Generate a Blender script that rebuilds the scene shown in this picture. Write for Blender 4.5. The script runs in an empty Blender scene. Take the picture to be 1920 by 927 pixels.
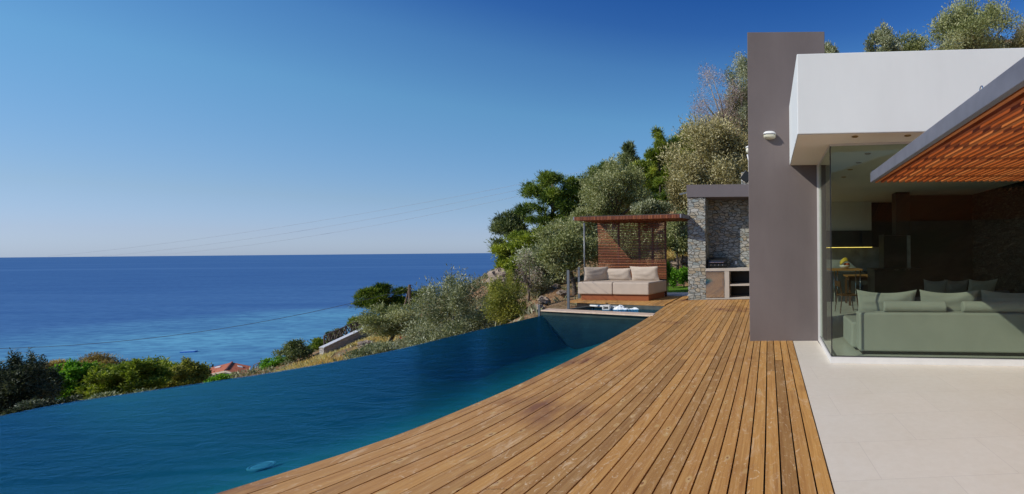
import bpy, math, random
import numpy as np
from mathutils import Vector, Matrix

sc = bpy.context.scene
COL = sc.collection
R = math.radians

# ------------------------------------------------------------------ camera
F, H, ROLL = 850.0, 1.6, R(0.5)
cam_d = bpy.data.cameras.new("camera")
cam = bpy.data.objects.new("camera", cam_d)
COL.objects.link(cam)
cam_d.sensor_width = 36.0
cam_d.lens = F / 1920 * 36
cam_d.shift_x = -0.25
cam_d.shift_y = 0.0034
cam_d.clip_start = 0.05
cam_d.clip_end = 200000
cam.matrix_world = Matrix.Translation((0, 0, H)) @ Matrix.Rotation(R(90), 4, 'X') @ Matrix.Rotation(-ROLL, 4, 'Z')
sc.camera = cam

# ------------------------------------------------------------------ light
SUN_DIR = Vector((1.3, 1.0, -1.13)).normalized()       # the way the light travels
ELEV = math.asin(-SUN_DIR.z)
w = bpy.data.worlds.new("World")
sc.world = w
w.use_nodes = True
wn = w.node_tree
bg = wn.nodes["Background"]
sky = wn.nodes.new("ShaderNodeTexSky")
sky.sky_type = 'NISHITA'
sky.sun_disc = False
sky.sun_elevation = ELEV
sky.sun_rotation = math.atan2(-SUN_DIR.x, -SUN_DIR.y)
sky.altitude = 50
sky.air_density = 1.0
sky.dust_density = 0.3
sky.ozone_density = 1.5
# a clear polarised sky: the raw sky is tinted by height above the horizon
tc = wn.nodes.new("ShaderNodeTexCoord")
sp_ = wn.nodes.new("ShaderNodeSeparateXYZ")
wn.links.new(tc.outputs["Generated"], sp_.inputs[0])
rp = wn.nodes.new("ShaderNodeValToRGB")
wn.links.new(sp_.outputs[2], rp.inputs[0])
stops = [(0.0, (.42, .57, 1.06)), (.035, (.44, .53, .88)), (.09, (.46, .55, .74)), (.26, (.42, .70, .84)), (.36, (.31, .60, .83)), (.43, (.17, .42, .77)), (.50, (.10, .34, .74)), (.75, (.25, .50, .85)), (1.0, (.45, .7, .95))]
el_ = rp.color_ramp.elements
while len(el_) < len(stops): el_.new(.5)
for k_, (p_, c_) in enumerate(stops):
    el_[k_].position = p_; el_[k_].color = (*c_, 1)
mxs = wn.nodes.new("ShaderNodeMix"); mxs.data_type = 'RGBA'; mxs.blend_type = 'MULTIPLY'
mxs.inputs[0].default_value = 1.0
wn.links.new(sky.outputs[0], mxs.inputs[6]); wn.links.new(rp.outputs[0], mxs.inputs[7])
wn.links.new(mxs.outputs[2], bg.inputs[0])
bg.inputs[1].default_value = 0.12
sun_d = bpy.data.lights.new("sun", 'SUN')
sun_d.energy = 3.2
sun_d.angle = R(0.5)
sun_d.color = (1.0, 0.93, 0.82)
sun = bpy.data.objects.new("sun", sun_d)
COL.objects.link(sun)
sun.rotation_euler = SUN_DIR.to_track_quat('-Z', 'Y').to_euler()
sun.location = (-30, -30, 30)

vs = sc.view_settings
vs.view_transform = 'Standard'
vs.look = 'None'
vs.gamma = 1
vs.exposure = 0.35
vs.use_curve_mapping = False
sc.cycles.use_denoising = True
sc.cycles.max_bounces = 8
sc.cycles.transparent_max_bounces = 16
sc.cycles.caustics_reflective = False
sc.cycles.caustics_refractive = False

# ------------------------------------------------------------------ helpers
def P(px, py, Y=None, z=None, X=None):
    """world point on the sight line of a photograph pixel"""
    dx = (px - 1440) / F
    dy = (470 - py) / F
    u = dx * math.cos(ROLL) + dy * math.sin(ROLL)
    v = -dx * math.sin(ROLL) + dy * math.cos(ROLL)
    if z is not None:
        Y = (z - H) / v
    elif X is not None:
        Y = X / u
    return Vector((u * Y, Y, H + v * Y))

def tag(o, label=None, cat=None, group=None, kind=None):
    if label: o["label"] = label
    if cat: o["category"] = cat
    if group: o["group"] = group
    if kind: o["kind"] = kind
    return o

def empty(name, loc, label, cat, group=None, rz=0.0):
    o = bpy.data.objects.new(name, None)
    o.empty_display_size = 0.2
    COL.objects.link(o)
    o.location = loc
    o.rotation_euler = (0, 0, rz)
    o["_m"] = 0
    del o["_m"]
    return tag(o, label, cat, group)

class MB:
    def __init__(s):
        s.v = []; s.f = []; s.r = []; s.uv = []
        s.use_uv = False
    def add(s, verts, faces, rnd=None, uvs=None):
        b = len(s.v)
        s.v += [tuple(p) for p in verts]
        r = random.random() if rnd is None else rnd
        for i, fc in enumerate(faces):
            s.f.append(tuple(b + k for k in fc))
            s.r.append(r)
            if uvs is not None:
                s.use_uv = True
                s.uv.append(uvs[i])
            else:
                s.uv.append([(0, 0)] * len(fc))
    def box(s, x0, x1, y0, y1, z0, z1, rnd=None):
        s.add([(x0,y0,z0),(x1,y0,z0),(x1,y1,z0),(x0,y1,z0),(x0,y0,z1),(x1,y0,z1),(x1,y1,z1),(x0,y1,z1)],
              [(3,2,1,0),(4,5,6,7),(0,1,5,4),(1,2,6,5),(2,3,7,6),(3,0,4,7)], rnd)
    def bar(s, a, b, wx, wz, up=(0,0,1), rnd=None):
        a = Vector(a); b = Vector(b); d = (b - a).normalized(); up = Vector(up)
        if abs(d.dot(up)) > 0.98: up = Vector((0, 1, 0))
        sd = d.cross(up).normalized() * (wx / 2); uu = sd.cross(d).normalized() * (wz / 2)
        vs_ = [a - sd - uu, a + sd - uu, a + sd + uu, a - sd + uu, b - sd - uu, b + sd - uu, b + sd + uu, b - sd + uu]
        s.add(vs_, [(0,1,2,3)[::-1],(4,5,6,7)[::1],(0,1,5,4),(1,2,6,5),(2,3,7,6),(3,0,4,7)], rnd)
    def prism(s, poly, z0, z1, rnd=None):
        n = len(poly)
        zz0 = z0 if hasattr(z0, '__len__') else [z0] * n
        zz1 = z1 if hasattr(z1, '__len__') else [z1] * n
        vs_ = [(p[0], p[1], zz0[i]) for i, p in enumerate(poly)] + [(p[0], p[1], zz1[i]) for i, p in enumerate(poly)]
        fs = [tuple(range(n))[::-1], tuple(range(n, 2 * n))]
        for i in range(n):
            j = (i + 1) % n
            fs.append((i, j, n + j, n + i))
        s.add(vs_, fs, rnd)
    def tube(s, pts, rad, n=8, rnd=None, caps=True):
        pts = [Vector(p) for p in pts]
        if not hasattr(rad, '__len__'): rad = [rad] * len(pts)
        vs_ = []; fs = []
        side0 = None
        for i, p in enumerate(pts):
            d = (pts[min(i + 1, len(pts) - 1)] - pts[max(i - 1, 0)]).normalized()
            ref = Vector((0, 0, 1)) if abs(d.z) < 0.9 else Vector((1, 0, 0))
            if side0 is None: sd = d.cross(ref).normalized()
            else: sd = (side0 - d * side0.dot(d)).normalized()
            side0 = sd
            up = sd.cross(d).normalized()
            for k in range(n):
                a = 2 * math.pi * k / n
                vs_.append(p + (sd * math.cos(a) + up * math.sin(a)) * rad[i])
        for i in range(len(pts) - 1):
            for k in range(n):
                k2 = (k + 1) % n
                fs.append((i*n+k, i*n+k2, (i+1)*n+k2, (i+1)*n+k))
        if caps:
            fs.append(tuple(range(n))[::-1]); fs.append(tuple((len(pts)-1)*n + k for k in range(n)))
        s.add(vs_, fs, rnd)
    def lathe(s, prof, c=(0,0,0), n=20, M=None, rnd=None):
        """prof: (r, z) list turned about Z"""
        vs_ = []; fs = []
        for r_, z_ in prof:
            for k in range(n):
                a = 2 * math.pi * k / n
                p = Vector((r_ * math.cos(a), r_ * math.sin(a), z_))
                if M is not None: p = M @ p
                vs_.append(p + Vector(c))
        for i in range(len(prof) - 1):
            for k in range(n):
                k2 = (k + 1) % n
                fs.append((i*n+k, i*n+k2, (i+1)*n+k2, (i+1)*n+k))
        fs.append(tuple(range(n))[::-1]); fs.append(tuple((len(prof)-1)*n + k for k in range(n)))
        s.add(vs_, fs, rnd)
    def ball(s, c, r3, nu=14, nv=8, rough=0.0, rnd=None):
        c = Vector(c)
        if not hasattr(r3, '__len__'): r3 = (r3, r3, r3)
        vs_ = []; fs = []
        for j in range(nv + 1):
            t = math.pi * j / nv
            for i in range(nu):
                a = 2 * math.pi * i / nu
                k = 1 + rough * (random.random() - .5)
                vs_.append((c.x + r3[0]*math.sin(t)*math.cos(a)*k, c.y + r3[1]*math.sin(t)*math.sin(a)*k, c.z + r3[2]*math.cos(t)*k))
        for j in range(nv):
            for i in range(nu):
                i2 = (i + 1) % nu
                fs.append((j*nu+i, (j+1)*nu+i, (j+1)*nu+i2, j*nu+i2))
        s.add(vs_, fs, rnd)
    def build(s, name, mat, parent=None, smooth=False, bevel=0.0, seg=2, local=True, fix=False):
        me = bpy.data.meshes.new(name)
        vs_ = s.v
        if parent is not None and local:
            Mi = parent.matrix_basis.inverted() if parent.type == 'EMPTY' else None
            if Mi is None:
                # a part that is itself a mesh: its own parent is the empty
                q = parent.parent
                Mi = q.matrix_basis.inverted() if q is not None else Matrix.Identity(4)
            vs_ = [tuple(Mi @ Vector(p)) for p in vs_]
        me.from_pydata(vs_, [], s.f)
        at = me.attributes.new("rnd", 'FLOAT', 'FACE')
        at.data.foreach_set("value", np.array(s.r, dtype=np.float32))
        if s.use_uv:
            ul = me.uv_layers.new(name="uv")
            ul.data.foreach_set("uv", np.array([c for f_ in s.uv for q in f_ for c in q], dtype=np.float32))
        me.materials.append(mat)
        if fix:
            import bmesh
            bm = bmesh.new(); bm.from_mesh(me); bmesh.ops.recalc_face_normals(bm, faces=bm.faces); bm.to_mesh(me); bm.free()
        if smooth:
            me.polygons.foreach_set("use_smooth", [True] * len(me.polygons))
        o = bpy.data.objects.new(name, me)
        COL.objects.link(o)
        if parent is not None:
            o.parent = parent
        if bevel:
            m = o.modifiers.new("bevel", 'BEVEL'); m.width = bevel; m.segments = seg; m.limit_method = 'ANGLE'
        return o

# ---- node helper
def nd(nt, typ, ins=None, **at):
    n = nt.nodes.new("ShaderNode" + typ)
    for k, v in at.items(): setattr(n, k, v)
    for k, v in (ins or {}).items():
        s = n.inputs[k]
        if isinstance(v, bpy.types.NodeSocket): nt.links.new(v, s)
        elif isinstance(v, bpy.types.Node): nt.links.new(v.outputs[0], s)
        elif hasattr(v, '__len__') and s.type == 'RGBA' and len(v) == 3: s.default_value = (*v, 1)
        else: s.default_value = v
    return n
def newmat(name):
    m = bpy.data.materials.new(name); m.use_nodes = True
    nt = m.node_tree
    for n in list(nt.nodes): nt.nodes.remove(n)
    out = nt.nodes.new("ShaderNodeOutputMaterial")
    return m, nt, out
def ramp(nt, fac, stops):
    n = nd(nt, "ValToRGB", {"Fac": fac})
    e = n.color_ramp.elements
    while len(e) < len(stops): e.new(0.5)
    for i, (p, c) in enumerate(stops):
        e[i].position = p
        e[i].color = (*c, 1) if hasattr(c, '__len__') else (c, c, c, 1)
    return n.outputs[0]
def noise(nt, vec, scale, detail=4, rough=.55, dist=0.0):
    return nd(nt, "TexNoise", {"Vector": vec, "Scale": scale, "Detail": detail, "Roughness": rough, "Distortion": dist})
def mapping(nt, vec, scale=(1,1,1), rot=(0,0,0)):
    return nd(nt, "Mapping", {"Vector": vec, "Scale": scale, "Rotation": rot}).outputs[0]
def mix(nt, fac, a, b, blend='MIX'):
    n = nd(nt, "Mix", data_type='RGBA', blend_type=blend)
    for s, v in ((n.inputs[0], fac), (n.inputs[6], a), (n.inputs[7], b)):
        if isinstance(v, bpy.types.NodeSocket): nt.links.new(v, s)
        elif hasattr(v, '__len__'): s.default_value = (*v, 1)
        else: s.default_value = v
    return n.outputs[2]
def math_(nt, op, a, b=0.0, clamp=False):
    return nd(nt, "Math", {0: a, 1: b}, operation=op, use_clamp=clamp).outputs[0]
def pos(nt): return nd(nt, "NewGeometry").outputs["Position"]
def objc(nt): return nd(nt, "TexCoord").outputs["Object"]
def rndat(nt): return nd(nt, "Attribute", attribute_name="rnd").outputs["Fac"]
def bump(nt, h, strength=.3, dist=.01):
    return nd(nt, "Bump", {"Height": h, "Strength": strength, "Distance": dist}).outputs[0]
def pbr(nt, out, col, rough=.6, metal=0.0, normal=None, spec=.5):
    i = {"Base Color": col, "Roughness": rough, "Metallic": metal, "Specular IOR Level": spec}
    if normal is not None: i["Normal"] = normal
    b = nd(nt, "BsdfPrincipled", i)
    nt.links.new(b.outputs[0], out.inputs[0])
    return b
def simple(name, col, rough=.6, metal=0.0, var=.12, scale=6.0, bmp=0.0, bscale=60.0, spec=.5):
    m, nt, out = newmat(name)
    p = objc(nt)
    n = noise(nt, p, scale, 5)
    dark = tuple(c * (1 - var) for c in col); light = tuple(min(1, c * (1 + var)) for c in col)
    c = ramp(nt, n.outputs[0], [(.3, dark), (.7, light)])
    nm = bump(nt, noise(nt, p, bscale, 3).outputs[0], bmp, .004) if bmp else None
    pbr(nt, out, c, rough, metal, nm, spec)
    return m

# ------------------------------------------------------------------ materials
def wood_deck():
    m, nt, out = newmat("deck wood")
    uv = nd(nt, "TexCoord").outputs["UV"]; r = rndat(nt)
    ps = pos(nt)
    sh = nd(nt, "CombineXYZ", {"X": math_(nt, 'MULTIPLY', r, 37.0), "Y": math_(nt, 'MULTIPLY', r, 91.0), "Z": r}).outputs[0]
    v = nd(nt, "VectorMath", {0: uv, 1: sh}, operation='ADD').outputs[0]
    grain = noise(nt, mapping(nt, v, (34, 1.1, 1)), 1.0, 6, .6, .6).outputs[0]
    grain2 = noise(nt, mapping(nt, v, (120, 3, 1)), 1.0, 4, .6).outputs[0]
    base = ramp(nt, grain, [(.25, (.335, .150, .037)), (.5, (.515, .275, .080)), (.75, (.63, .375, .126))])
    base = mix(nt, .35, base, ramp(nt, grain2, [(.3, (.26, .118, .036)), (.7, (.52, .295, .105))]))
    tone = ramp(nt, r, [(0, (.70, .68, .70)), (.3, (.90, .88, .86)), (.7, (1.05, 1.0, .95)), (1, (1.16, 1.13, 1.02))])
    base = mix(nt, 1.0, base, tone, 'MULTIPLY')
    # knots
    kn = nd(nt, "TexVoronoi", {"Vector": mapping(nt, v, (8.0, 4.6, 1)), "Scale": 1.0, "Randomness": 1.0})
    kmask = ramp(nt, kn.outputs["Distance"], [(.05, 1.0), (.19, .8), (.26, 0.0)])
    pick = ramp(nt, nd(nt, "SeparateColor", {0: kn.outputs["Color"]}).outputs[0], [(.5, 0.0), (.52, 1.0)])
    kcol = ramp(nt, kn.outputs["Distance"], [(.0, (.36, .18, .06)), (.07, (.24, .10, .035)), (.11, (.58, .37, .15)), (.2, (.56, .35, .13))])
    base = mix(nt, math_(nt, 'MULTIPLY', kmask, pick), base, kcol)
    # pale scuffs, chalky flecks and old water marks
    sc1 = noise(nt, mapping(nt, ps, (9, 2.6, 1)), 1.0, 6, .72, 1.2).outputs[0]
    base = mix(nt, ramp(nt, sc1, [(.55, 0.0), (.70, .6)]), base, (.72, .52, .31))
    fl = noise(nt, mapping(nt, v, (11, 8, 1)), 1.0, 6, .70, 2.6).outputs[0]
    big_ = noise(nt, ps, 1.1, 3).outputs[0]
    base = mix(nt, math_(nt, 'MULTIPLY', ramp(nt, fl, [(.585, 0.0), (.68, .7)]), ramp(nt, big_, [(.35, .35), (.6, 1.0)])), base, (.86, .68, .44))
    dk_ = noise(nt, mapping(nt, v, (18, 1.6, 1)), 1.0, 5, .7, .5).outputs[0]
    base = mix(nt, ramp(nt, dk_, [(.56, 0.0), (.74, .65)]), base, (.24, .105, .035))
    st = noise(nt, ps, .55, 3, .5).outputs[0]
    st2 = noise(nt, mapping(nt, ps, (6, 1.5, 1)), 1.0, 5, .6).outputs[0]
    base = mix(nt, math_(nt, 'MULTIPLY', ramp(nt, st, [(.57, 0.0), (.66, .9)]), ramp(nt, st2, [(.38, .15), (.58, 1.0)])), base, (.20, .08, .035))
    # nail dots in pairs every 0.6 m
    rough = ramp(nt, sc1, [(.3, .45), (.7, .68)])
    pbr(nt, out, base, rough, 0, bump(nt, grain, .25, .003), .35)
    return m
def wood_slat(name, c0, c1, c2):
    m, nt, out = newmat(name)
    r = rndat(nt); p = objc(nt)
    g = noise(nt, mapping(nt, p, (40, 2.5, 40)), 1.0, 4).outputs[0]
    a = ramp(nt, r, [(0, c0), (.5, c1), (1, c2)])
    a = mix(nt, ramp(nt, g, [(.35, .35), (.7, 0.0)]), a, tuple(c * .5 for c in c0))
    pbr(nt, out, a, .55, 0, None, .3)
    return m
def tile_mat():
    m, nt, out = newmat("limestone tile")
    p = pos(nt)
    b = nd(nt, "TexBrick", {"Vector": mapping(nt, p, (1, 1, 1), (0, 0, R(-4))), "Color1": (.70, .645, .525), "Color2": (.73, .67, .55), "Mortar": (.58, .52, .43), "Scale": 1.0,
                           "Mortar Size": .0028, "Mortar Smooth": .1, "Brick Width": 1.0, "Row Height": .62}, offset=.5)
    n1 = noise(nt, p, 1.3, 6, .6).outputs[0]
    n2 = noise(nt, p, 14, 4, .6).outputs[0]
    c = mix(nt, .22, b.outputs[0], ramp(nt, n1, [(.3, (.58, .50, .41)), (.7, (.76, .73, .69))]))
    c = mix(nt, .1, c, ramp(nt, n2, [(.35, (.5, .45, .38)), (.65, (.8, .77, .72))]))
    pbr(nt, out, c, .38, 0, bump(nt, b.outputs["Fac"], -.2, .002), .35)
    return m
def plaster(name, col, rough=.8, streak=.10):
    m, nt, out = newmat(name)
    p = pos(nt)
    n1 = noise(nt, mapping(nt, p, (1, 1, .45)), 1.2, 6, .6).outputs[0]
    n2 = noise(nt, p, 90, 3, .5).outputs[0]
    n3 = noise(nt, mapping(nt, p, (7, 7, .5)), 1.0, 4, .6).outputs[0]
    c = ramp(nt, n1, [(.3, tuple(k * (1 - streak) for k in col)), (.7, tuple(min(1, k * (1 + streak * .5)) for k in col))])
    c = mix(nt, ramp(nt, n3, [(.55, 0.0), (.75, streak)]), c, tuple(k * .7 for k in col))
    pbr(nt, out, c, rough, 0, bump(nt, n2, .12, .003), .25)
    return m
def stone(name, cols, mortar, scale=5.4, bs=.9, flat=2.1):
    m, nt, out = newmat(name)
    p = pos(nt)
    wv = noise(nt, p, 3.0, 2).outputs["Color"]
    pv = nd(nt, "VectorMath", {0: mapping(nt, p, (1, 1, flat)), 1: nd(nt, "VectorMath", {0: wv, "Scale": .13}, operation='SCALE').outputs[0]}, operation='ADD').outputs[0]
    v1 = nd(nt, "TexVoronoi", {"Vector": pv, "Scale": scale, "Randomness": 1.0})
    v2 = nd(nt, "TexVoronoi", {"Vector": pv, "Scale": scale, "Randomness": 1.0}, feature='DISTANCE_TO_EDGE')
    cr = nd(nt, "SeparateColor", {0: v1.outputs["Color"]})
    k = len(cols)
    c = ramp(nt, cr.outputs[0], [(i / (k - 1), cols[i]) for i in range(k)])
    n2 = noise(nt, p, 17, 6, .7).outputs[0]
    c = mix(nt, .7, c, ramp(nt, n2, [(.25, (.35, .35, .36)), (.75, (1.2, 1.18, 1.12))]), 'MULTIPLY')
    e = ramp(nt, v2.outputs["Distance"], [(.01, 0.0), (.06, 1.0)])
    c = mix(nt, e, mortar, c)
    hgt = math_(nt, 'ADD', e, math_(nt, 'MULTIPLY', n2, .5))
    pbr(nt, out, c, .85, 0, bump(nt, hgt, bs, .03), .2)
    return m
LEAF = 1.85
def leafmat(name, c0, c1, c2, trans=.3, rough=.5):
    m, nt, out = newmat(name)
    r = rndat(nt)
    c0, c1, c2 = (tuple(min(.7, k * LEAF) for k in q) for q in (c0, c1, c2))
    c = ramp(nt, r, [(.05, c0), (.5, c1), (.95, c2)])
    d = nd(nt, "BsdfPrincipled", {"Base Color": c, "Roughness": rough, "Specular IOR Level": .25})
    t = nd(nt, "BsdfTranslucent", {"Color": mix(nt, 1.0, c, (1.15, 1.2, .6), 'MULTIPLY')})
    ms = nd(nt, "MixShader", {0: trans, 1: d.outputs[0], 2: t.outputs[0]})
    nt.links.new(ms.outputs[0], out.inputs[0])
    return m
def glass_mat():
    m, nt, out = newmat("green tinted glass")
    t = nd(nt, "BsdfTransparent", {"Color": (.755, .795, .745, 1)})
    g = nd(nt, "BsdfGlossy", {"Color": (.78, .86, .78, 1), "Roughness": 0.0})
    fr = nd(nt, "Fresnel", {"IOR": 1.5})
    front = math_(nt, 'SUBTRACT', 1.0, nd(nt, "NewGeometry").outputs["Backfacing"])
    ms = nd(nt, "MixShader", {0: math_(nt, 'MULTIPLY', fr.outputs[0], front), 1: t.outputs[0], 2: g.outputs[0]})
    nt.links.new(ms.outputs[0], out.inputs[0])
    return m
def pool_mat():
    m, nt, out = newmat("pool water")
    p = pos(nt)
    n1 = noise(nt, mapping(nt, p, (1.1, 2.6, 1), (0, 0, R(-14))), 1.8, 7, .66, .9).outputs[0]
    n2 = noise(nt, mapping(nt, p, (2.5, 6, 1), (0, 0, R(-14))), 1.6, 4, .6, .4).outputs[0]
    hgt = math_(nt, 'ADD', n1, math_(nt, 'MULTIPLY', n2, .3))
    nm = bump(nt, hgt, .62, .05)
    g = nd(nt, "BsdfGlossy", {"Color": (.06, .29, .58, 1), "Roughness": .02, "Normal": nm})
    t = nd(nt, "BsdfTransparent", {"Color": (.86, .96, .97, 1)})
    fr = nd(nt, "Fresnel", {"IOR": 1.33, "Normal": nm})
    front = math_(nt, 'SUBTRACT', 1.0, nd(nt, "NewGeometry").outputs["Backfacing"])
    ms = nd(nt, "MixShader", {0: math_(nt, 'MULTIPLY', fr.outputs[0], front), 1: t.outputs[0], 2: g.outputs[0]})
    nt.links.new(ms.outputs[0], out.inputs[0])
    va = nd(nt, "VolumeAbsorption", {"Color": (.02, .48, .77, 1), "Density": .38})
    nt.links.new(va.outputs[0], out.inputs["Volume"])
    return m
def sea_mat():
    m, nt, out = newmat("sea water")
    p = pos(nt)
    w1 = noise(nt, mapping(nt, p, (.12, .3, 1), (0, 0, R(12))), 1.0, 6, .6, .5).outputs[0]
    big = noise(nt, mapping(nt, p, (.0016, .006, 1), (0, 0, R(18))), 1.0, 4, .55, .8).outputs[0]
    mid = noise(nt, mapping(nt, p, (.006, .03, 1), (0, 0, R(14))), 1.0, 5, .6, .6).outputs[0]
    sx = nd(nt, "SeparateXYZ", {0: p})
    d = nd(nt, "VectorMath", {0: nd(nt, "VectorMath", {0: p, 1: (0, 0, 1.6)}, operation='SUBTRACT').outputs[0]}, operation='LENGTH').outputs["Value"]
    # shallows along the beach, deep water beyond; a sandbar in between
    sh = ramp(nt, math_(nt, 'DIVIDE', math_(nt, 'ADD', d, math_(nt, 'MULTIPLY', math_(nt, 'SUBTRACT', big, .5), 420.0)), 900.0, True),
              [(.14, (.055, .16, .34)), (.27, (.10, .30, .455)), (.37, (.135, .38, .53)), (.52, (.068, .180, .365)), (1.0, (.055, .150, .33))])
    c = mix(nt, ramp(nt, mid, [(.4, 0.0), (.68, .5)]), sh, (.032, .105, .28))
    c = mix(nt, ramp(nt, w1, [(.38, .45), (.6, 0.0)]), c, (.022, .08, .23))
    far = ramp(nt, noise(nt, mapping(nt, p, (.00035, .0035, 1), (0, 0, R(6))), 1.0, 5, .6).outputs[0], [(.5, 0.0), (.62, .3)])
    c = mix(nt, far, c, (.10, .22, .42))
    nm = bump(nt, w1, .7, 1.2)
    df = nd(nt, "BsdfDiffuse", {"Color": c})
    g = nd(nt, "BsdfGlossy", {"Color": (.8, .9, 1, 1), "Roughness": .22, "Normal": nm})
    lw = nd(nt, "LayerWeight", {"Blend": .12, "Normal": nm})
    fac = ramp(nt, lw.outputs["Facing"], [(0, .02), (.6, .06), (1.0, .26)])
    ms = nd(nt, "MixShader", {0: fac, 1: df.outputs[0], 2: g.outputs[0]})
    nt.links.new(ms.outputs[0], out.inputs[0])
    return m
def terrain_mat():
    m, nt, out = newmat("dry hillside earth")
    p = pos(nt)
    n1 = noise(nt, p, .35, 6, .6).outputs[0]
    n2 = noise(nt, p, 2.2, 6, .68).outputs[0]
    n3 = noise(nt, p, 9.0, 5, .65).outputs[0]
    c = ramp(nt, n2, [(.28, (.10, .06, .035)), (.45, (.24, .135, .07)), (.58, (.32, .205, .11)), (.75, (.36, .31, .25))])
    c = mix(nt, ramp(nt, n1, [(.48, 0.0), (.62, .65)]), c, ramp(nt, n3, [(.3, (.07, .075, .03)), (.7, (.22, .18, .08))]))
    c = mix(nt, ramp(nt, n3, [(.55, 0.0), (.7, .5)]), c, (.40, .36, .31))
    pbr(nt, out, c, .95, 0, bump(nt, math_(nt, 'ADD', n2, n3), .9, .12), .1)
    return m
def grass_mat():
    m, nt, out = newmat("lawn turf")
    p = pos(nt)
    c = ramp(nt, noise(nt, p, 5, 6, .7).outputs[0], [(.3, (.06, .14, .012)), (.7, (.14, .27, .03))])
    pbr(nt, out, c, .9, 0, bump(nt, noise(nt, p, 60, 3).outputs[0], .8, .03), .1)
    return m
def roof_tile_mat():
    m, nt, out = newmat("terracotta roof tile")
    p = pos(nt); r = rndat(nt)
    n = noise(nt, p, 3.2, 5, .7).outputs[0]
    c = ramp(nt, n, [(.3, (.22, .05, .022)), (.5, (.36, .095, .042)), (.75, (.45, .18, .09))])
    pbr(nt, out, c, .8)
    return m

M = {}
M['deck'] = wood_deck()
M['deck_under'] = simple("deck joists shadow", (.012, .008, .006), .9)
M['slat'] = wood_slat("orange cedar slat", (.34, .080, .016), (.50, .135, .026), (.60, .22, .06))
M['slat_dark'] = wood_slat("red brown slat", (.15, .040, .018), (.25, .072, .028), (.33, .11, .04))
M['rustwood'] = wood_slat("stained timber plinth", (.26, .075, .022), (.32, .095, .028), (.36, .11, .03))
M['tile'] = tile_mat()
M['white'] = plaster("white render", (.66, .69, .685), .8, .05)
M['soffit'] = plaster("white soffit", (.88, .84, .76), .8, .05)
M['grey'] = plaster("taupe grey render", (.152, .128, .124), .75, .17)
M['greycap'] = plaster("grey capping render", (.15, .13, .135), .75, .10)
M['concrete'] = plaster("pale concrete", (.48, .43, .37), .8, .12)
M['path'] = plaster("path concrete", (.55, .54, .52), .8, .12)
M['coping'] = simple("pale coping board", (.60, .45, .33), .6, 0, .15, 9)
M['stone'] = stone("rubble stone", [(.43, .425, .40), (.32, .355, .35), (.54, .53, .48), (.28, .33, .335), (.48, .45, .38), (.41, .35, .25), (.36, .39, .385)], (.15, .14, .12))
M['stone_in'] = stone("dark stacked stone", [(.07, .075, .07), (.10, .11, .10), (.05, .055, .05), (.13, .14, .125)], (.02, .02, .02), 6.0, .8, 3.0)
M['stone_pale'] = stone("whitewashed stone", [(.62, .58, .54), (.5, .47, .43), (.7, .67, .63)], (.45, .42, .38), 3.0)
M['rock'] = simple("pale rock", (.30, .235, .18), .95, 0, .45, 2.5, .9, 5)
M['glass'] = glass_mat()
M['pool'] = pool_mat()
M['sea'] = sea_mat()
M['basin'] = simple("pool basin plaster", (.002, .185, .128), .8, 0, .12, 1.2)
M['spa'] = simple("dark spa stone", (.045, .055, .05), .6, 0, .3, 5)
M['terrain'] = terrain_mat()
M['lawn'] = grass_mat()
M['frame'] = simple("white powder coat", (.62, .62, .61), .4, 0, .04)
M['black'] = simple("black rubber seal", (.012, .014, .014), .5)
M['zinc'] = simple("grey galvanised steel", (.17, .175, .205), .5, .25, .16, 4)
M['post'] = simple("grey painted steel", (.16, .17, .18), .45, .4, .1)
M['screenpost'] = simple("dark brown steel", (.035, .02, .016), .5, .2, .1)
M['steel'] = simple("brushed stainless steel", (.62, .62, .62), .06, 1.0, .05, 30)
M['fabric'] = simple("taupe outdoor fabric", (.46, .385, .315), .9, 0, .06, 3, .25, 300, .15)
M['cushion'] = simple("taupe cushion fabric", (.50, .425, .35), .9, 0, .06, 4, .25, 300, .15)
M['sofa'] = simple("pale linen", (.47, .465, .43), .9, 0, .05, 3, .2, 300, .15)
M['greycush'] = simple("slate cushion fabric", (.20, .22, .24), .9, 0, .08, 3, .2, 300, .15)
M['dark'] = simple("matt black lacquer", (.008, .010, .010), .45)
M['darkgrey'] = simple("charcoal cabinet", (.035, .037, .038), .5)
M['grill'] = simple("black grill enamel", (.012, .013, .014), .35)
M['kitwall'] = simple("grey marble splashback", (.34, .36, .37), .4, 0, .4, 3)
M['inwhite'] = simple("interior white paint", (.84, .84, .80), .8, 0, .03)
M['infloor'] = simple("polished interior floor", (.74, .73, .68), .22, 0, .06, 1.5)
M['oak'] = wood_slat("oiled oak", (.36, .17, .055), (.44, .22, .07), (.50, .26, .09))
M['walnut'] = wood_slat("brown chair timber", (.10, .05, .022), (.13, .063, .027), (.15, .075, .033))
M['china'] = simple("white china", (.8, .79, .76), .25, 0, .02)
M['endwall'] = simple('reflection dark pool wall', (.012, .030, .024), .7, 0, .5, 2.5)  # dark colour stands in for the reflections at the pool's far end
M['drain'] = simple('pale drain plastic', (.14, .42, .36), .5, 0, .2, 14)
M['banana'] = simple("banana skin", (.72, .52, .05), .5)
M['apple'] = simple("red orange fruit", (.55, .12, .04), .4, 0, .3)
M['lampbody'] = simple("white lamp housing", (.74, .74, .72), .35, 0, .03)
M['lampglass'] = simple("frosted lamp glass", (.72, .70, .55), .25, 0, .03)
M['brass'] = simple("brass spotlight ring", (.45, .30, .12), .35, .8)
M['foam'] = simple("white water foam", (.82, .85, .86), .6, 0, .08, 20)
M['blueboat'] = simple("blue float paint", (.03, .16, .50), .4, 0, .2)
M['bluedeck'] = simple("pale blue float deck", (.22, .48, .72), .5, 0, .1)
M['rooftile'] = roof_tile_mat()
M['housewall'] = simple("pale house render", (.55, .47, .36), .85, 0, .1)
M['skylight'] = simple("pale skylight panel", (.72, .72, .70), .3, 0, .03)
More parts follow.
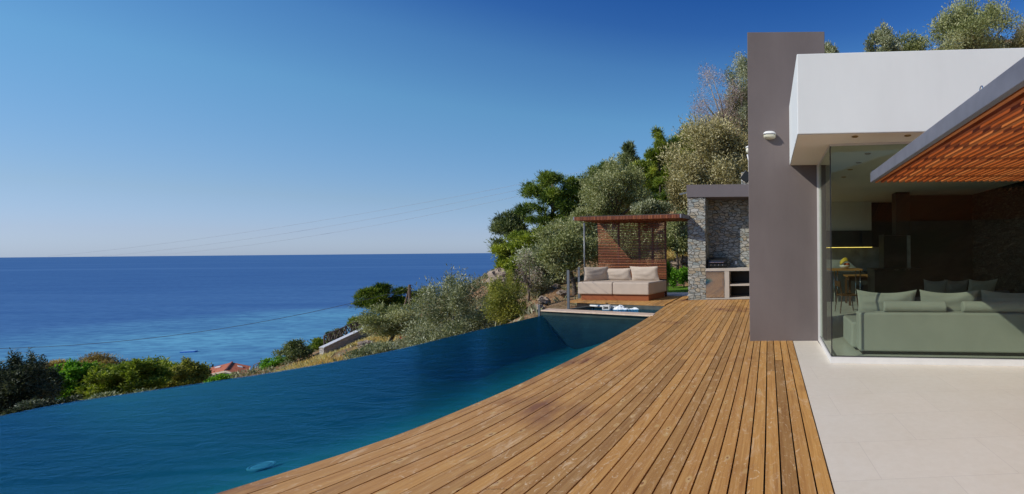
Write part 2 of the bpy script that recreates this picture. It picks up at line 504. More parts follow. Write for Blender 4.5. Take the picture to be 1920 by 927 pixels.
M['railwood'] = simple("weathered rustic timber", (.13, .105, .085), .9, 0, .3)
M['cable'] = simple("black cable", (.012, .012, .012), .6)
M['wire'] = simple("grey aluminium wire", (.30, .34, .40), .5)
M['pole'] = simple("creosoted pole timber", (.14, .10, .07), .9, 0, .25)
M['bark'] = simple("grey brown bark", (.13, .10, .075), .95, 0, .4, 8, .8, 25)
M['palebark'] = simple("pale grey bark", (.30, .25, .20), .95, 0, .3, 8, .6, 25)
M['red'] = simple("red tarpaulin", (.5, .03, .025), .6)
L = {}
L['olive'] = leafmat("olive leaves", (.085, .10, .030), (.16, .175, .070), (.29, .29, .16), .18)
L['olive_grey'] = leafmat("silver olive leaves", (.080, .095, .045), (.165, .175, .095), (.33, .335, .235), .18)
L['olive_tan'] = leafmat("tan olive leaves", (.13, .11, .045), (.225, .20, .095), (.38, .345, .205), .18)
L['pine'] = leafmat("dark pine needles", (.016, .036, .005), (.075, .115, .014), (.17, .205, .03), .2)
L['pine_yellow'] = leafmat("yellow green pine needles", (.035, .058, .008), (.14, .18, .02), (.28, .30, .045), .25)
L['pine_grey'] = leafmat("grey green needles", (.03, .046, .018), (.085, .105, .04), (.18, .20, .09), .2)
L['dark'] = leafmat("shaded black green leaves", (.008, .013, .006), (.03, .040, .02), (.11, .125, .085), .15)  # near-black tones paint the shade inside the dense crowns
L['bright'] = leafmat("bright green leaves", (.03, .085, .006), (.075, .18, .014), (.15, .27, .03), .35)
L['yellow'] = leafmat("yellow green leaves", (.065, .078, .014), (.165, .17, .036), (.31, .295, .075), .35)
L['tamarisk'] = leafmat("ochre feathery leaves", (.12, .085, .028), (.23, .17, .06), (.34, .26, .10), .3)
L['twig'] = leafmat("mauve bare twigs", (.15, .10, .095), (.23, .165, .15), (.33, .29, .23), .1)
L['lime'] = leafmat('lime green leaves', (.05, .075, .008), (.125, .165, .018), (.23, .265, .05), .35)
L['straw'] = leafmat("dry straw grass", (.25, .17, .062), (.40, .285, .115), (.53, .40, .19), .25)
L['scrub'] = leafmat("low grey scrub", (.08, .085, .045), (.15, .15, .085), (.25, .23, .14), .2)

# ------------------------------------------------------------------ the pool and deck outlines
deck_px = [(407,925),(559,878),(711,828),(886,759),(1070,674),(1204,602),(1250,572)]
dk = [P(*p, z=0) for p in deck_px]
WZ = -0.13
inf_px = [(0,780),(131,754),(262,735),(505,699),(709,663),(845,631),(1010,593)]
nf = [P(*p, z=WZ) for p in inf_px]
dY = np.array([p.y for p in dk]); dX = np.array([p.x for p in dk])
def smooth_interp(ys, xs, q):
    # monotone-ish cubic through the points (Catmull-Rom by hand)
    q = np.atleast_1d(q).astype(float)
    m = np.gradient(xs, ys)
    out = np.empty_like(q)
    for k, y in enumerate(q):
        if y <= ys[0]: out[k] = xs[0] + m[0] * (y - ys[0]) ; continue
        if y >= ys[-1]: out[k] = xs[-1] + m[-1] * (y - ys[-1]); continue
        i = np.searchsorted(ys, y) - 1
        h = ys[i+1] - ys[i]; t = (y - ys[i]) / h
        out[k] = (2*t**3-3*t**2+1)*xs[i] + (t**3-2*t**2+t)*h*m[i] + (-2*t**3+3*t**2)*xs[i+1] + (t**3-t**2)*h*m[i+1]
    return out
dkY = np.concatenate([[-2.5, 0.5], dY]); dkX = np.concatenate([[-4.7, -4.35], dX])
nfY = np.array([-2.5, 1.5] + [p.y for p in nf]); nfX = np.array([-8.5, -8.55] + [p.x for p in nf])
def deckX(y): return float(smooth_interp(dkY, dkX, y)[0])
def infX(y): return float(smooth_interp(nfY, nfX, y)[0])
DR = 0.424   # the deck's straight right edge

spaL = P(1016,582,z=0); spaR = P(1225,592,z=0)      # front line of the coping board
bkL = P(1080,566.4,z=0); bkR = P(1249,572.5,z=0)    # rear edge of the spa
e1 = (spaR - spaL).normalized(); e2 = Vector((-e1.y, e1.x, 0))

# ------------------------------------------------------------------ ground: one terrain sheet fitted through control points
ctl = [(-2,3,-.8),(0,8,-.8),(-2,13,-.7),(5,8,-.7),(8,12,-.2),(3,-5,-.8),(12,2,-.5),(-5,17,-.3),(-3,18,-.06),(-1.5,20,0),(-3.6,20.5,0),(1,17,0),(5,17,.8),
       (-9.5,5,-3.2),(-9,9,-2.6),(-11,0,-4.0),(-20,10,-7.0),(-20,0,-6.5),(-40,20,-13),(-50,50,-18),(-80,30,-25),(-60,90,-28),(-100,100,-39),
       (-40,118,-36),(-10,110,-30),(-20,140,-40),(-60,140,-41),(30,120,10),(-140,60,-40),(-150,0,-38),(-28,60,1.5),(-17,60,8),(0,45,19),(15,40,19),(30,25,16),(14,24,11),(40,0,10),(-200,60,-46),
       (-45,70,-13),(-60,-20,-18),(2,-14,-.4),(0,-24,6),(12,-22,8),(-14,-30,1),(30,-30,14),(4,-32,10),(-6,-38,9),(15,-42,16),(2,-44,12)]  # points behind the camera: unseen hill added to block glass reflections
ctl_px = [(1275,475,23),(1330,330,29),(1200,440,27),(1250,335,36),(1120,405,34),(1100,480,25),(1050,505,25),(1040,440,40),(990,505,33),(955,535,32),(930,548,40),(890,552,58),
          (1550,165,26),(1660,140,26),(1800,140,26),(1040,567,16.5),(1000,588,14.8),(1000,545,20),(1060,532,22),(950,604,15.5),(930,600,19),
          (850,690,17),(740,660,24),(800,632,26),(620,672,30),(560,694,31),(655,658,36),(700,606,44),(600,662,42),(520,694,44),(480,716,80),(430,745,84),(450,748,66),(415,775,56),(475,745,58),
          (300,765,40),(100,800,30),(40,840,14),(250,770,15),(340,750,16)]
ctl += [tuple(P(a, b, c)) for a, b, c in ctl_px]
ctl = np.array(ctl, dtype=float)
def fit_rbf(c):
    n = len(c); xy = c[:, :2] / 50
    d = np.sqrt(((xy[:, None] - xy[None]) ** 2).sum(-1))
    K = d + np.eye(n) * 1e-3
    Pm = np.c_[np.ones(n), xy]
    A = np.block([[K, Pm], [Pm.T, np.zeros((3, 3))]])
    return np.linalg.solve(A, np.r_[c[:, 2], 0, 0, 0]), xy
RW, RXY = fit_rbf(ctl)
rs = np.random.RandomState(7)
def _val(n=64):
    g = rs.rand(n, n)
    def f_(x, y):
        xi = np.floor(x).astype(int); yi = np.floor(y).astype(int)
        tx = x - xi; ty = y - yi; tx = tx*tx*(3-2*tx); ty = ty*ty*(3-2*ty)
        a = g[xi % n, yi % n]; b = g[(xi+1) % n, yi % n]; c = g[xi % n, (yi+1) % n]; d = g[(xi+1) % n, (yi+1) % n]
        return (a*(1-tx)+b*tx)*(1-ty) + (c*(1-tx)+d*tx)*ty
    return f_
VN = _val()
def fbm(x, y, o=4):
    s = 0; a = 1.0; t = 0
    for k in range(o):
        s = s + a * (VN(x * 2**k + 13*k, y * 2**k + 7*k) - .5); t += a; a *= .5
    return s / t
NFX = smooth_interp(nfY, nfX, np.linspace(-2.5, 13, 120)); NFY_ = np.linspace(-2.5, 13, 120)
def ground(x, y):
    x = np.atleast_1d(np.asarray(x, float)); y = np.atleast_1d(np.asarray(y, float))
    out = np.empty_like(x)
    for s in range(0, len(x), 20000):
        X = x[s:s+20000]; Y = y[s:s+20000]
        d = np.sqrt((X[:, None]/50 - RXY[None, :, 0])**2 + (Y[:, None]/50 - RXY[None, :, 1])**2)
        z = d @ RW[:-3] + RW[-3] + RW[-2] * X/50 + RW[-1] * Y/50
        dist = np.sqrt(X*X + Y*Y)
        z += fbm(X * .16, Y * .16) * np.clip((dist - 12) / 20, .15, 1.4) + fbm(X*.9+50, Y*.9, 3) * .28
        # cut for the pool, deck, lawn and house
        ix = np.interp(Y, NFY_, NFX)
        inpool = (X > ix - .6) & (X < -2) & (Y < 12.6) & (Y > -5)
        z = np.where(inpool, np.minimum(z, -2.0), z)
        deckm = (X > -5.0) & (Y < 17.2) & (Y > -5) & (X < 9)
        z = np.where(deckm, np.minimum(z, -.45), z)
        spam = (X > -7.0) & (X <= -5.0) & (Y > 12) & (Y < 17.0)
        z = np.where(spam, np.minimum(z, np.where(X > -6.5, -.45, -.2)), z)
        lawnm = (X > -4.6) & (X < 0) & (Y > 16) & (Y < 20.6)
        z = np.where(lawnm, np.minimum(z, -.05), z)
        out[s:s+20000] = z
    return out
def gz(x, y): return float(ground(x, y)[0])
def axis(a, b, near, n, p=2.0):
    t = np.linspace(-1, 1, n); s = np.sign(t) * np.abs(t) ** p
    return np.where(s < 0, near + s * (near - a), near + s * (b - near))
gx = axis(-230, 90, -8, 330, 1.7); gy = axis(-45, 190, 18, 300, 1.6)
GX, GY = np.meshgrid(gx, gy, indexing='ij')
GZ = ground(GX.ravel(), GY.ravel())
me = bpy.data.meshes.new("hillside")
nx, ny = len(gx), len(gy)
idx = np.arange(nx * ny).reshape(nx, ny)
quads = np.stack([idx[:-1, :-1], idx[1:, :-1], idx[1:, 1:], idx[:-1, 1:]], -1).reshape(-1, 4)
me.from_pydata(np.c_[GX.ravel(), GY.ravel(), GZ].tolist(), [], quads.tolist())
me.polygons.foreach_set("use_smooth", [True] * len(me.polygons))
me.materials.append(M['terrain'])
hill = bpy.data.objects.new("hillside", me); COL.objects.link(hill); tag(hill, kind="structure")

b = MB(); b.add([(-90000, -90000, -36), (90000, -90000, -36), (90000, 120000, -36), (-90000, 120000, -36)], [(0, 1, 2, 3)])
tag(b.build("sea", M['sea']), kind="structure")

# lawn and path behind the daybed pavilion
b = MB(); b.prism([(-4.5, 17.35), (-.2, 17.35), (-.2, 21.0), (-4.8, 20.8)], -.3, .02)
tag(b.build("lawn", M['lawn']), kind="structure")
b = MB(); b.prism([(-4.4, 16.25), (-.3, 16.25), (-.3, 17.3), (-4.6, 17.3)], -.3, .03)
tag(b.build("path", M['path']), kind="structure")

# ------------------------------------------------------------------ deck
lines_px = [407,470,528,590,644,705,760,817,861,906,951,993,1034,1072,1115,1155,1195,1230,1264,1299,1333,1367,1401,1434.5,1467,1500,1532,1563]
T = [(a - 407) / (1563 - 407) for a in lines_px]
rnd = random.Random(3)
b = MB()
GAP = 0.0066
# the main run: boards follow the pool's curve on the left, the tiles on the right
XNEAR = deckX(2.98); DEV0 = XNEAR + 2.95
def boardX(i, y):
    t = T[i]
    far_ = XNEAR + t * (DR - XNEAR) - DEV0 * (1 - t) ** 2
    return far_ + (deckX(y) + 2.95) * (1 - t) ** 2
for i in range(len(T) - 1):
    y = -2.3 - rnd.random() * 2
    while y < 14.9:
        ln = rnd.choice([4.2, 4.8, 5.4, 6.0])
        y0, y1 = max(y, -2.3), min(y + ln, 14.9)
        y = y + ln
        if y1 - y0 < .05: continue
        n = max(2, int((y1 - y0) / .3) + 1)
        ys = np.linspace(y0 + .003, y1 - .003, n)
        r_ = rnd.random(); dz = rnd.uniform(-.0015, .0015)
        vs_ = []; fs = []; uvs = []
        for yy in ys:
            yc = min(yy, 13.4)
            xa = boardX(i, yc) + GAP; xb = boardX(i + 1, yc) - GAP
            vs_ += [(xa, yy, dz), (xb, yy, dz), (xb, yy, -.03), (xa, yy, -.03)]
        wd = .13
        for k in range(n - 1):
            a = 4 * k
            fs += [(a, a+1, a+5, a+4), (a+1, a+2, a+6, a+5), (a+3, a, a+4, a+7)]
            u0, u1 = 0, wd
            uvs += [[(0, ys[k]), (wd, ys[k]), (wd, ys[k+1]), (0, ys[k+1])]] + [[(wd, ys[k]), (wd+.03, ys[k]), (wd+.03, ys[k+1]), (wd, ys[k+1])]] + [[(0, ys[k]), (0, ys[k]), (0, ys[k+1]), (0, ys[k+1])]]
        b.add(vs_, fs, r_, uvs)
# deck behind the spa, under the daybed: boards keep the same direction
xL = -6.55
xs_b = [xL]
while xs_b[-1] < -3.0: xs_b.append(xs_b[-1] + .128)
for i in range(len(xs_b) - 1):
    xa, xb = xs_b[i] + GAP, xs_b[i+1] - GAP
    xm = (xa + xb) / 2
    ya = bkL.y + (xm - bkL.x) * (bkR.y - bkL.y) / (bkR.x - bkL.x)
    ycut = 16.2
    if xm > deckX(13.4) - .03: continue
    for (y0, y1) in ((ya, 15.2), (15.205, ycut)):
        vs_ = [(xa, y0, 0), (xb, y0, 0), (xb, y0, -.03), (xa, y0, -.03), (xa, y1, 0), (xb, y1, 0), (xb, y1, -.03), (xa, y1, -.03)]
        uv4 = [(0, y0), (.13, y0), (.13, y1), (0, y1)]
        b.add(vs_, [(0, 1, 5, 4), (1, 2, 6, 5), (3, 0, 4, 7), (0, 3, 2, 1)], rnd.random(), [uv4, uv4, uv4, uv4])
# the strip beyond the main run up to the path
for i in range(len(T) - 1):
    xa = boardX(i, 13.4) + GAP; xb = boardX(i + 1, 13.4) - GAP
    if xb > -2.7: break
    uv4 = [(0, 15), (.13, 15), (.13, 16.2), (0, 16.2)]
    b.add([(xa, 14.91, 0), (xb, 14.91, 0), (xb, 16.2, 0), (xa, 16.2, 0)], [(0, 1, 2, 3)], rnd.random(), [uv4])
tag(b.build("deck", M['deck']), kind="structure")
# solid base under the boards, near black to paint shade into the gaps
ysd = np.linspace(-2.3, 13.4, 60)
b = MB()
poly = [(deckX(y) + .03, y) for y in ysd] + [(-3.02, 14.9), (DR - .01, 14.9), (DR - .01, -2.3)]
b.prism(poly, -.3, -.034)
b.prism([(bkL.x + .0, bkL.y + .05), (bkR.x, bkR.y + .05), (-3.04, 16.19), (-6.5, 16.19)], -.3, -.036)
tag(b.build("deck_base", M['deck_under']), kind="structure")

# ------------------------------------------------------------------ terrace tiles
b = MB(); b.prism([(DR + .006, -3), (9, -3), (9, 6.6), (.9, 6.6), (.86, 8.02), (DR + .006, 8.02)], -.3, -.004)
tag(b.build("terrace", M['tile']), kind="structure")

# ------------------------------------------------------------------ pool
PB = -0.52
yp = np.linspace(-2.4, 12.2, 70)
right = [(deckX(y) + .015, y) for y in yp if y < spaR.y - .02]
left = [(infX(y), y) for y in yp if y < spaL.y - .3]
far = [(spaR.x + .1, spaR.y + .03), (spaL.x - .0, spaL.y + .03)]
polyW = right + far + left[::-1]
b = MB(); b.prism(polyW, PB - .78, WZ)
tag(b.build("pool_water", M['pool'], fix=True), kind="structure")
b = MB()
n = len(polyW)
def resample(pl, m_):
    d_ = np.r_[0, np.cumsum([math.dist(a, c_) for a, c_ in zip(pl[:-1], pl[1:])])]
    q_ = np.linspace(0, d_[-1], m_)
    return list(zip(np.interp(q_, d_, [p[0] for p in pl]), np.interp(q_, d_, [p[1] for p in pl])))
NR, NC = 60, 40
rA = resample(right + [far[0]], NR); rB = resample(left + [far[1]], NR)
def floor_z(t):
    if t < .12: return PB
    q_ = (t - .12) / .88
    k_ = min(1.0, q_ / .78)
    dip = .54 * k_ * k_ * (3 - 2 * k_)
    up_w = max(0.0, (q_ - .62) / .38)
    return PB - dip + (WZ - .014 - PB + .54) * (up_w * up_w * (3 - 2 * up_w) * .55 + .45 * up_w ** 4)
fv = []; ff = []
for a, c_ in zip(rA, rB):
    for k in range(NC + 1):
        t = k / NC
        fv.append((a[0] + (c_[0] - a[0]) * t, a[1] + (c_[1] - a[1]) * t, floor_z(t)))
for r_ in range(NR - 1):
    for k in range(NC):
        q_ = r_ * (NC + 1) + k
        ff.append((q_, q_ + NC + 1, q_ + NC + 2, q_ + 1))
b.add(fv, ff)
for a, c_ in zip(rA[:-1], rA[1:]):
    b.add([(a[0], a[1], PB - .01), (c_[0], c_[1], PB - .01), (c_[0], c_[1], -.04), (a[0], a[1], -.04)], [(0, 1, 2, 3)])
# the weir wall outside the infinity edge
for (x0, y0), (x1, y1) in zip(left[:-1], left[1:]):
    b.add([(x0 - .006, y0, WZ - .012), (x1 - .006, y1, WZ - .012), (x1 - .25, y1, WZ - .10), (x0 - .25, y0, WZ - .10), (x1 - .25, y1, -3.6), (x0 - .25, y0, -3.6)], [(0, 1, 2, 3), (3, 2, 4, 5)])
tag(b.build("pool_basin", M['basin'], smooth=True), kind="structure")
zd = PB
for _ in range(12):
    c = P(490, 878, z=zd); lo_x, hi_x = infX(c.y), deckX(c.y)
    zd = floor_z((hi_x - c.x) / (hi_x - lo_x))
b = MB(); b.lathe([(.115, 0), (.115, .010), (.098, .012), (.094, .006), (.085, .006), (.07, .012), (.02, .013)], (c.x, c.y, zd + .022), 32)
tag(b.build("pool_drain", M['drain'], smooth=False), "round pale drain cover lying on the pool floor beside the deck", "drain cover")

b = MB()
wv_ = [Vector((spaR.x + .12, spaR.y + .02, 0)), Vector((spaL.x - .02, spaL.y + .02, 0))]
b.add([(wv_[0].x, wv_[0].y, PB - .80), (wv_[1].x, wv_[1].y, PB - .80), (wv_[1].x, wv_[1].y, -.06), (wv_[0].x, wv_[0].y, -.06)], [(0, 1, 2, 3)])
tag(b.build("pool_end_wall", M['endwall']), kind="structure")
# spa: dark tub, coping board, water, foam
dpt = (bkL - spaL).dot(e2)
def S(u, v, z): 
    # u along the coping from the left, v back, z up
    p = spaL.lerp(spaR, u); q = bkL.lerp(bkR, u)
    r_ = p.lerp(q, v); return Vector((r_.x, r_.y, z))
b = MB()
def wall(b, pts, z0, z1):
    b.prism([(p.x, p.y) for p in pts], z0, z1)
wall(b, [S(-.03,.03,0), S(1.04,.03,0), S(1.04,.2,0), S(-.03,.2,0)], -1.5, -.03)              # front wall
wall(b, [S(.17,.96,0), S(1.0,.96,0), S(1.0,1.04,0), S(.17,1.04,0)], -1.5, -.034)             # rear wall
wall(b, [S(.0,.2,0), S(.05,.2,0), S(.22,.96,0), S(.17,.96,0)], -1.5, -.09)                 # left wall
wall(b, [S(.985,.2,0), S(1.02,.2,0), S(1.01,.96,0), S(.985,.96,0)], -1.5, -.04)
wall(b, [S(.02,.2,0), S(1.0,.2,0), S(1.0,.96,0), S(.2,.96,0)], -1.0, -.9)
tag(b.build("spa_tub", M['spa'], fix=True), "dark stone spa tub sunk between the pool and the daybed deck", "spa")
b = MB(); wall(b, [S(-.005,-.02,0), S(1.0,-.02,0), S(.995,.17,0), S(-.005,.17,0)], -.026, .008)
tag(b.build("coping_board", M['coping'], bevel=.006), "pale plank capping the low wall between pool and spa", "coping board")
b = MB(); b.prism([(p.x, p.y) for p in (S(.051,.201,0), S(.984,.201,0), S(.984,.959,0), S(.221,.959,0))], -.88, -.14)
tag(b.build("spa_water", M['pool'], fix=True), kind="structure")
b = MB()
cc = P(1170, 578, z=-.12); n1_, n2_ = 70, 30; fv = []; ff = []
for j_ in range(n2_ + 1):
    for i_ in range(n1_ + 1):
        a = (i_ / n1_ - .5) * 1.5; c_ = (j_ / n2_ - .5) * .5
        nz = float(fbm(np.array([a * 9 + 40]), np.array([c_ * 9 + 20]), 4)[0])
        hh_ = .13 * math.exp(-((a + .12) ** 2 / .03 + c_ * c_ / .012)) + .07 * math.exp(-((a - .42) ** 2 / .02 + (c_ + .05) ** 2 / .006)) + .05 * math.exp(-((a + .05) ** 2 / .15 + c_ * c_ / .03))
        fv.append((cc.x + a, cc.y + c_, WZ - .045 + hh_ * (1 + 2.2 * nz) + nz * .03))
for j_ in range(n2_):
    for i_ in range(n1_):
        q_ = j_ * (n1_ + 1) + i_
        if max(fv[k_][2] for k_ in (q_, q_ + 1, q_ + n1_ + 2, q_ + n1_ + 1)) > WZ - .012: ff.append((q_, q_ + 1, q_ + n1_ + 2, q_ + n1_ + 1))
b.add(fv, ff)
tag(b.build("foam", M['foam'], smooth=True), kind="stuff")
sk = P(1137, 579, z=-.12)
b = MB()
Msk = [(-.11, .11), (.11, .11)]
for (x0, x1, z0, z1) in ((-.11, -.075, 0, .15), (.075, .11, 0, .15), (-.075, .075, .115, .15), (-.075, .075, 0, .03)):
    b.box(sk.x + x0, sk.x + x1, sk.y - .05, sk.y + .09, WZ - .03 + z0, WZ - .03 + z1)
tag(b.build("skimmer", M['china'], bevel=.004), "white square skimmer frame standing in the spa water", "skimmer")
b = MB(); a1 = S(.2, .9, -.075); a2 = S(.5, .9, -.075)
b.tube([a1, a2], .028, 10)
tag(b.build("handrail", M['lampbody'], smooth=True), "pale round grab rail along the rear wall of the spa", "handrail")

# ------------------------------------------------------------------ villa
G0 = Vector((.89, 6.45)); SL = -.10
def gy_(x): return G0.y + (x - G0.x) * SL
ZS = 3.11
villa = empty("villa", (0, 8, 0), "modern villa with grey tower wall, white roof block and glazed living room", "house")
b = MB(); b.box(-.335, 1.035, 8.03, 9.4, -.05, 5.47)
tw = b.build("tower_wall", M['grey'], villa, bevel=.008)
b = MB()
fx0, fy0 = .397, 5.9
b.prism([(fx0, fy0), (8.4, fy0 - .045 * 8), (8.4, 14.7), (fx0, 14.7)], ZS, 4.155)
rb = b.build("roof_block", M['white'], villa, bevel=.01)
b = MB()
b.prism([(fx0 + .012, fy0 + .012), (8.38, fy0 - .36 + .012), (8.38, 14.68), (fx0 + .012, 14.68)], ZS - .004, ZS - .002)
b.build("ceiling", M['soffit'], villa)
b = MB()
b.prism([(.93, 6.45), (5.7, gy_(5.7) + .03), (5.7, 14.5), (.93, 14.5)], -.05, .012)
b.build("interior_floor", M['infloor'], villa)
b = MB(); b.box(.90, .96, 9.405, 9.9, -.05, ZS - .006); b.box(.90, .96, 14.0, 14.499, -.05, ZS - .006); b.box(.90, .96, 9.901, 13.999, 2.75, ZS - .006); b.build("side_wall", M['inwhite'], villa)
b = MB(); b.box(.925, .935, 9.902, 13.998, -.002, 2.748); b.build("glass_pane", M['glass'], villa)
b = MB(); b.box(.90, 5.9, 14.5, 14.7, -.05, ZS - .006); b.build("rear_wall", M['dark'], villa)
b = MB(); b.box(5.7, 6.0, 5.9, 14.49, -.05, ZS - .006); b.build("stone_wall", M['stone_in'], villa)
b = MB(); b.box(3.95, 5.69, 12.6, 12.75, .013, ZS - .008); b.build("partition", M['dark'], villa)
# glazing
b = MB(); gx1 = 5.65
b.prism([(G0.x + .02, gy_(G0.x) ), (gx1, gy_(gx1)), (gx1, gy_(gx1) + .014), (G0.x + .02, gy_(G0.x) + .014)], .085, ZS - .03)
b.build("glass_pane", M['glass'], villa)
GS = Vector((.905, 8.0))
b = MB()
b.prism([(G0.x, G0.y + .03), (G0.x + .014, G0.y + .03), (GS.x + .014, GS.y), (GS.x, GS.y)], .085, ZS - .03)
b.build("glass_pane", M['glass'], villa)
b = MB()
b.prism([(G0.x - .012, G0.y - .035), (gx1, gy_(gx1) - .035), (gx1, gy_(gx1) + .05), (G0.x + .05, G0.y + .05)], -.003, .083)
b.prism([(G0.x - .012, G0.y - .035), (G0.x + .05, G0.y + .052), (GS.x + .045, 8.028), (GS.x - .03, 8.028)], -.003, .0815)
b.box(GS.x - .03, GS.x + .045, 7.95, 8.029, .082, ZS - .005)
b.prism([(G0.x - .0, G0.y - .01), (gx1, gy_(gx1) - .01), (gx1, gy_(gx1) + .04), (G0.x + .03, G0.y + .04)], ZS - .035, ZS - .005)
b.prism([(G0.x - .0, G0.y + .041), (G0.x + .04, G0.y + .041), (GS.x + .04, 7.949), (GS.x - .01, 7.949)], ZS - .035, ZS - .005)
b.build("window_frame", M['frame'], villa)
b = MB(); b.box(G0.x + .001, G0.x + .015, G0.y - .003, G0.y + .022, .084, ZS - .036)
b.build("corner_seal", M['black'], villa)
b = MB()
b.prism([(G0.x + .022, G0.y - .003), (gx1, gy_(gx1) - .003), (gx1, gy_(gx1) + .017), (G0.x + .022, G0.y + .017)], .0835, .093)
b.prism([(G0.x - .002, G0.y + .03), (G0.x + .016, G0.y + .03), (GS.x + .016, GS.y - .05), (GS.x - .002, GS.y - .05)], .0835, .093)
b.build("glazing_seal", M['black'], villa)
for (px, py) in ((1603, 256), (1702, 254)):
    c = P(px, py, z=ZS - .004)
    b = MB(); b.lathe([(.045, 0), (.045, -.008), (.03, -.012), (.028, -.002)], (c.x, c.y, ZS - .005), 18); b.build("downlight", M['brass'], villa)
for (px, py) in ((1627, 288), (1610, 305), (1594, 318), (1582, 332), (1700, 318), (1690, 340)):
    c = P(px, py, z=ZS - .004)
    b = MB(); b.lathe([(.05, 0), (.05, -.008), (.035, -.012), (.03, -.002)], (c.x, c.y, ZS - .005), 18); b.build("downlight", M['brass'], villa)

# wall lamp on the tower
lc = P(1443, 255, 8.02)
lamp = empty("wall_lamp", (lc.x, 8.03, lc.z), "white oval bulkhead lamp fixed high on the grey tower wall", "wall lamp")
def capsule(b, w_, h_, d0, d1, seg=24, sh=1.0):
    pr = []
    for yy, k in ((d0, 1.0), ((d0 + d1) / 2, .97), (d1 * .85 + d0 * .15, .86), (d1, .62)):
        ring = []
        for i in range(seg):
            a = 2 * math.pi * i / seg
            cx = math.copysign(abs(math.cos(a)) ** .7, math.cos(a)); cz = math.copysign(abs(math.sin(a)) ** .7, math.sin(a))
            ring.append((lc.x + w_ / 2 * k * cx, 8.03 - yy, lc.z + h_ / 2 * k * cz))
        pr.append(ring)
    vs_ = [p for r_ in pr for p in r_]; fs = []
    for j in range(len(pr) - 1):
        for i in range(seg):
            i2 = (i + 1) % seg
            fs.append((j*seg+i, j*seg+i2, (j+1)*seg+i2, (j+1)*seg+i))
    fs.append(tuple((len(pr)-1)*seg + i for i in range(seg)))
    b.add(vs_, fs)
b = MB(); capsule(b, .215, .125, 0, .12); b.build("diffuser", M['lampglass'], lamp, smooth=True)
b = MB(); capsule(b, .235, .14, 0, .13)
b.v = [(x, y, max(z, lc.z + .012)) for x, y, z in b.v]; b.build("hood", M['lampbody'], lamp, smooth=True)
b = MB(); b.box(lc.x - .10, lc.x + .10, 7.905, 8.02, lc.z + .002, lc.z + .011)
b.build("seam", M['post'], lamp)

# black spotlight on the tower's left edge, seen beyond it
sp = P(1399, 336, 8.7)
spot = empty("spotlight", (-.34, sp.y, sp.z), "black square floodlight jutting from the tower's left edge", "spotlight")
b = MB(); b.bar((-.35, sp.y, sp.z + .12), (-.46, sp.y, sp.z - .03), .1, .16); b.build("housing", M['dark'], spot, bevel=.008)
b = MB(); b.bar((-.335, sp.y, sp.z + .05), (-.40, sp.y, sp.z + .05), .03, .03); b.build("bracket", M['post'], spot)

# ------------------------------------------------------------------ pergola over the terrace
pt = P(1632, 343, 5.75)
zb = pt.z; px0 = pt.x
perg = empty("pergola", (px0, 5.75, 0), "overhead sunshade of orange timber slats edged by a grey steel beam", "pergola")
b = MB(); b.box(px0, px0 + .05, -1.5, 5.75, zb + .004, zb + .125); beam = b.build("steel_beam", M['zinc'], perg, bevel=.004)
b = MB(); b.box(px0 + .051, 6.4, 5.70, 5.748, zb + .056, zb + .124); b.box(px0 + .051, 6.4, -1.5, -1.45, zb + .056, zb + .124)
b.box(6.35, 6.4, -1.44, 5.69, zb + .056, zb + .124)
b.build("steel_frame", M['zinc'], perg)
b = MB(); x = px0 + .056; k = 0
while x < 6.3:
    dz = rnd.uniform(-.002, .002)
    b.box(x, x + .032, -1.44, 5.745, zb + dz, zb + .045 + dz, rnd.random())
    x += .076; k += 1
b.build("slats", M['slat'], perg)
b = MB(); y = 5.3
while y > -1.4:
    b.box(px0 + .051, 6.34, y - .03, y + .03, zb + .0485, zb + .118, rnd.random()); y -= .52
b.build("joists", M['slat_dark'], perg)  # darker timber paints in the shade seen between the slats
for (px, py) in ((1840, 193), (1636, 322)):
    q = P(px, py, X=px0 + .025)
    b = MB(); ring = [(q.x, q.y + .019 * math.cos(a), zb + .142 + .018 * math.sin(a)) for a in np.linspace(-1.2, 4.3, 14)]
    b.tube(ring, .0035, 6); b.tube([(q.x, q.y, zb + .124), (q.x, q.y, zb + .127)], .006, 6); b.build("eye_hook", M['steel'], perg, smooth=True)
# columns out of the frame that carry it
for (x, y) in ((px0 + .025, -1.47), (6.37, -1.47), (6.37, 5.5)):
    b = MB(); b.box(x - .04, x + .04, y - .04, y + .04, -.004, zb + .003 if x < 2 else zb + .055); b.build("post", M['zinc'], perg)

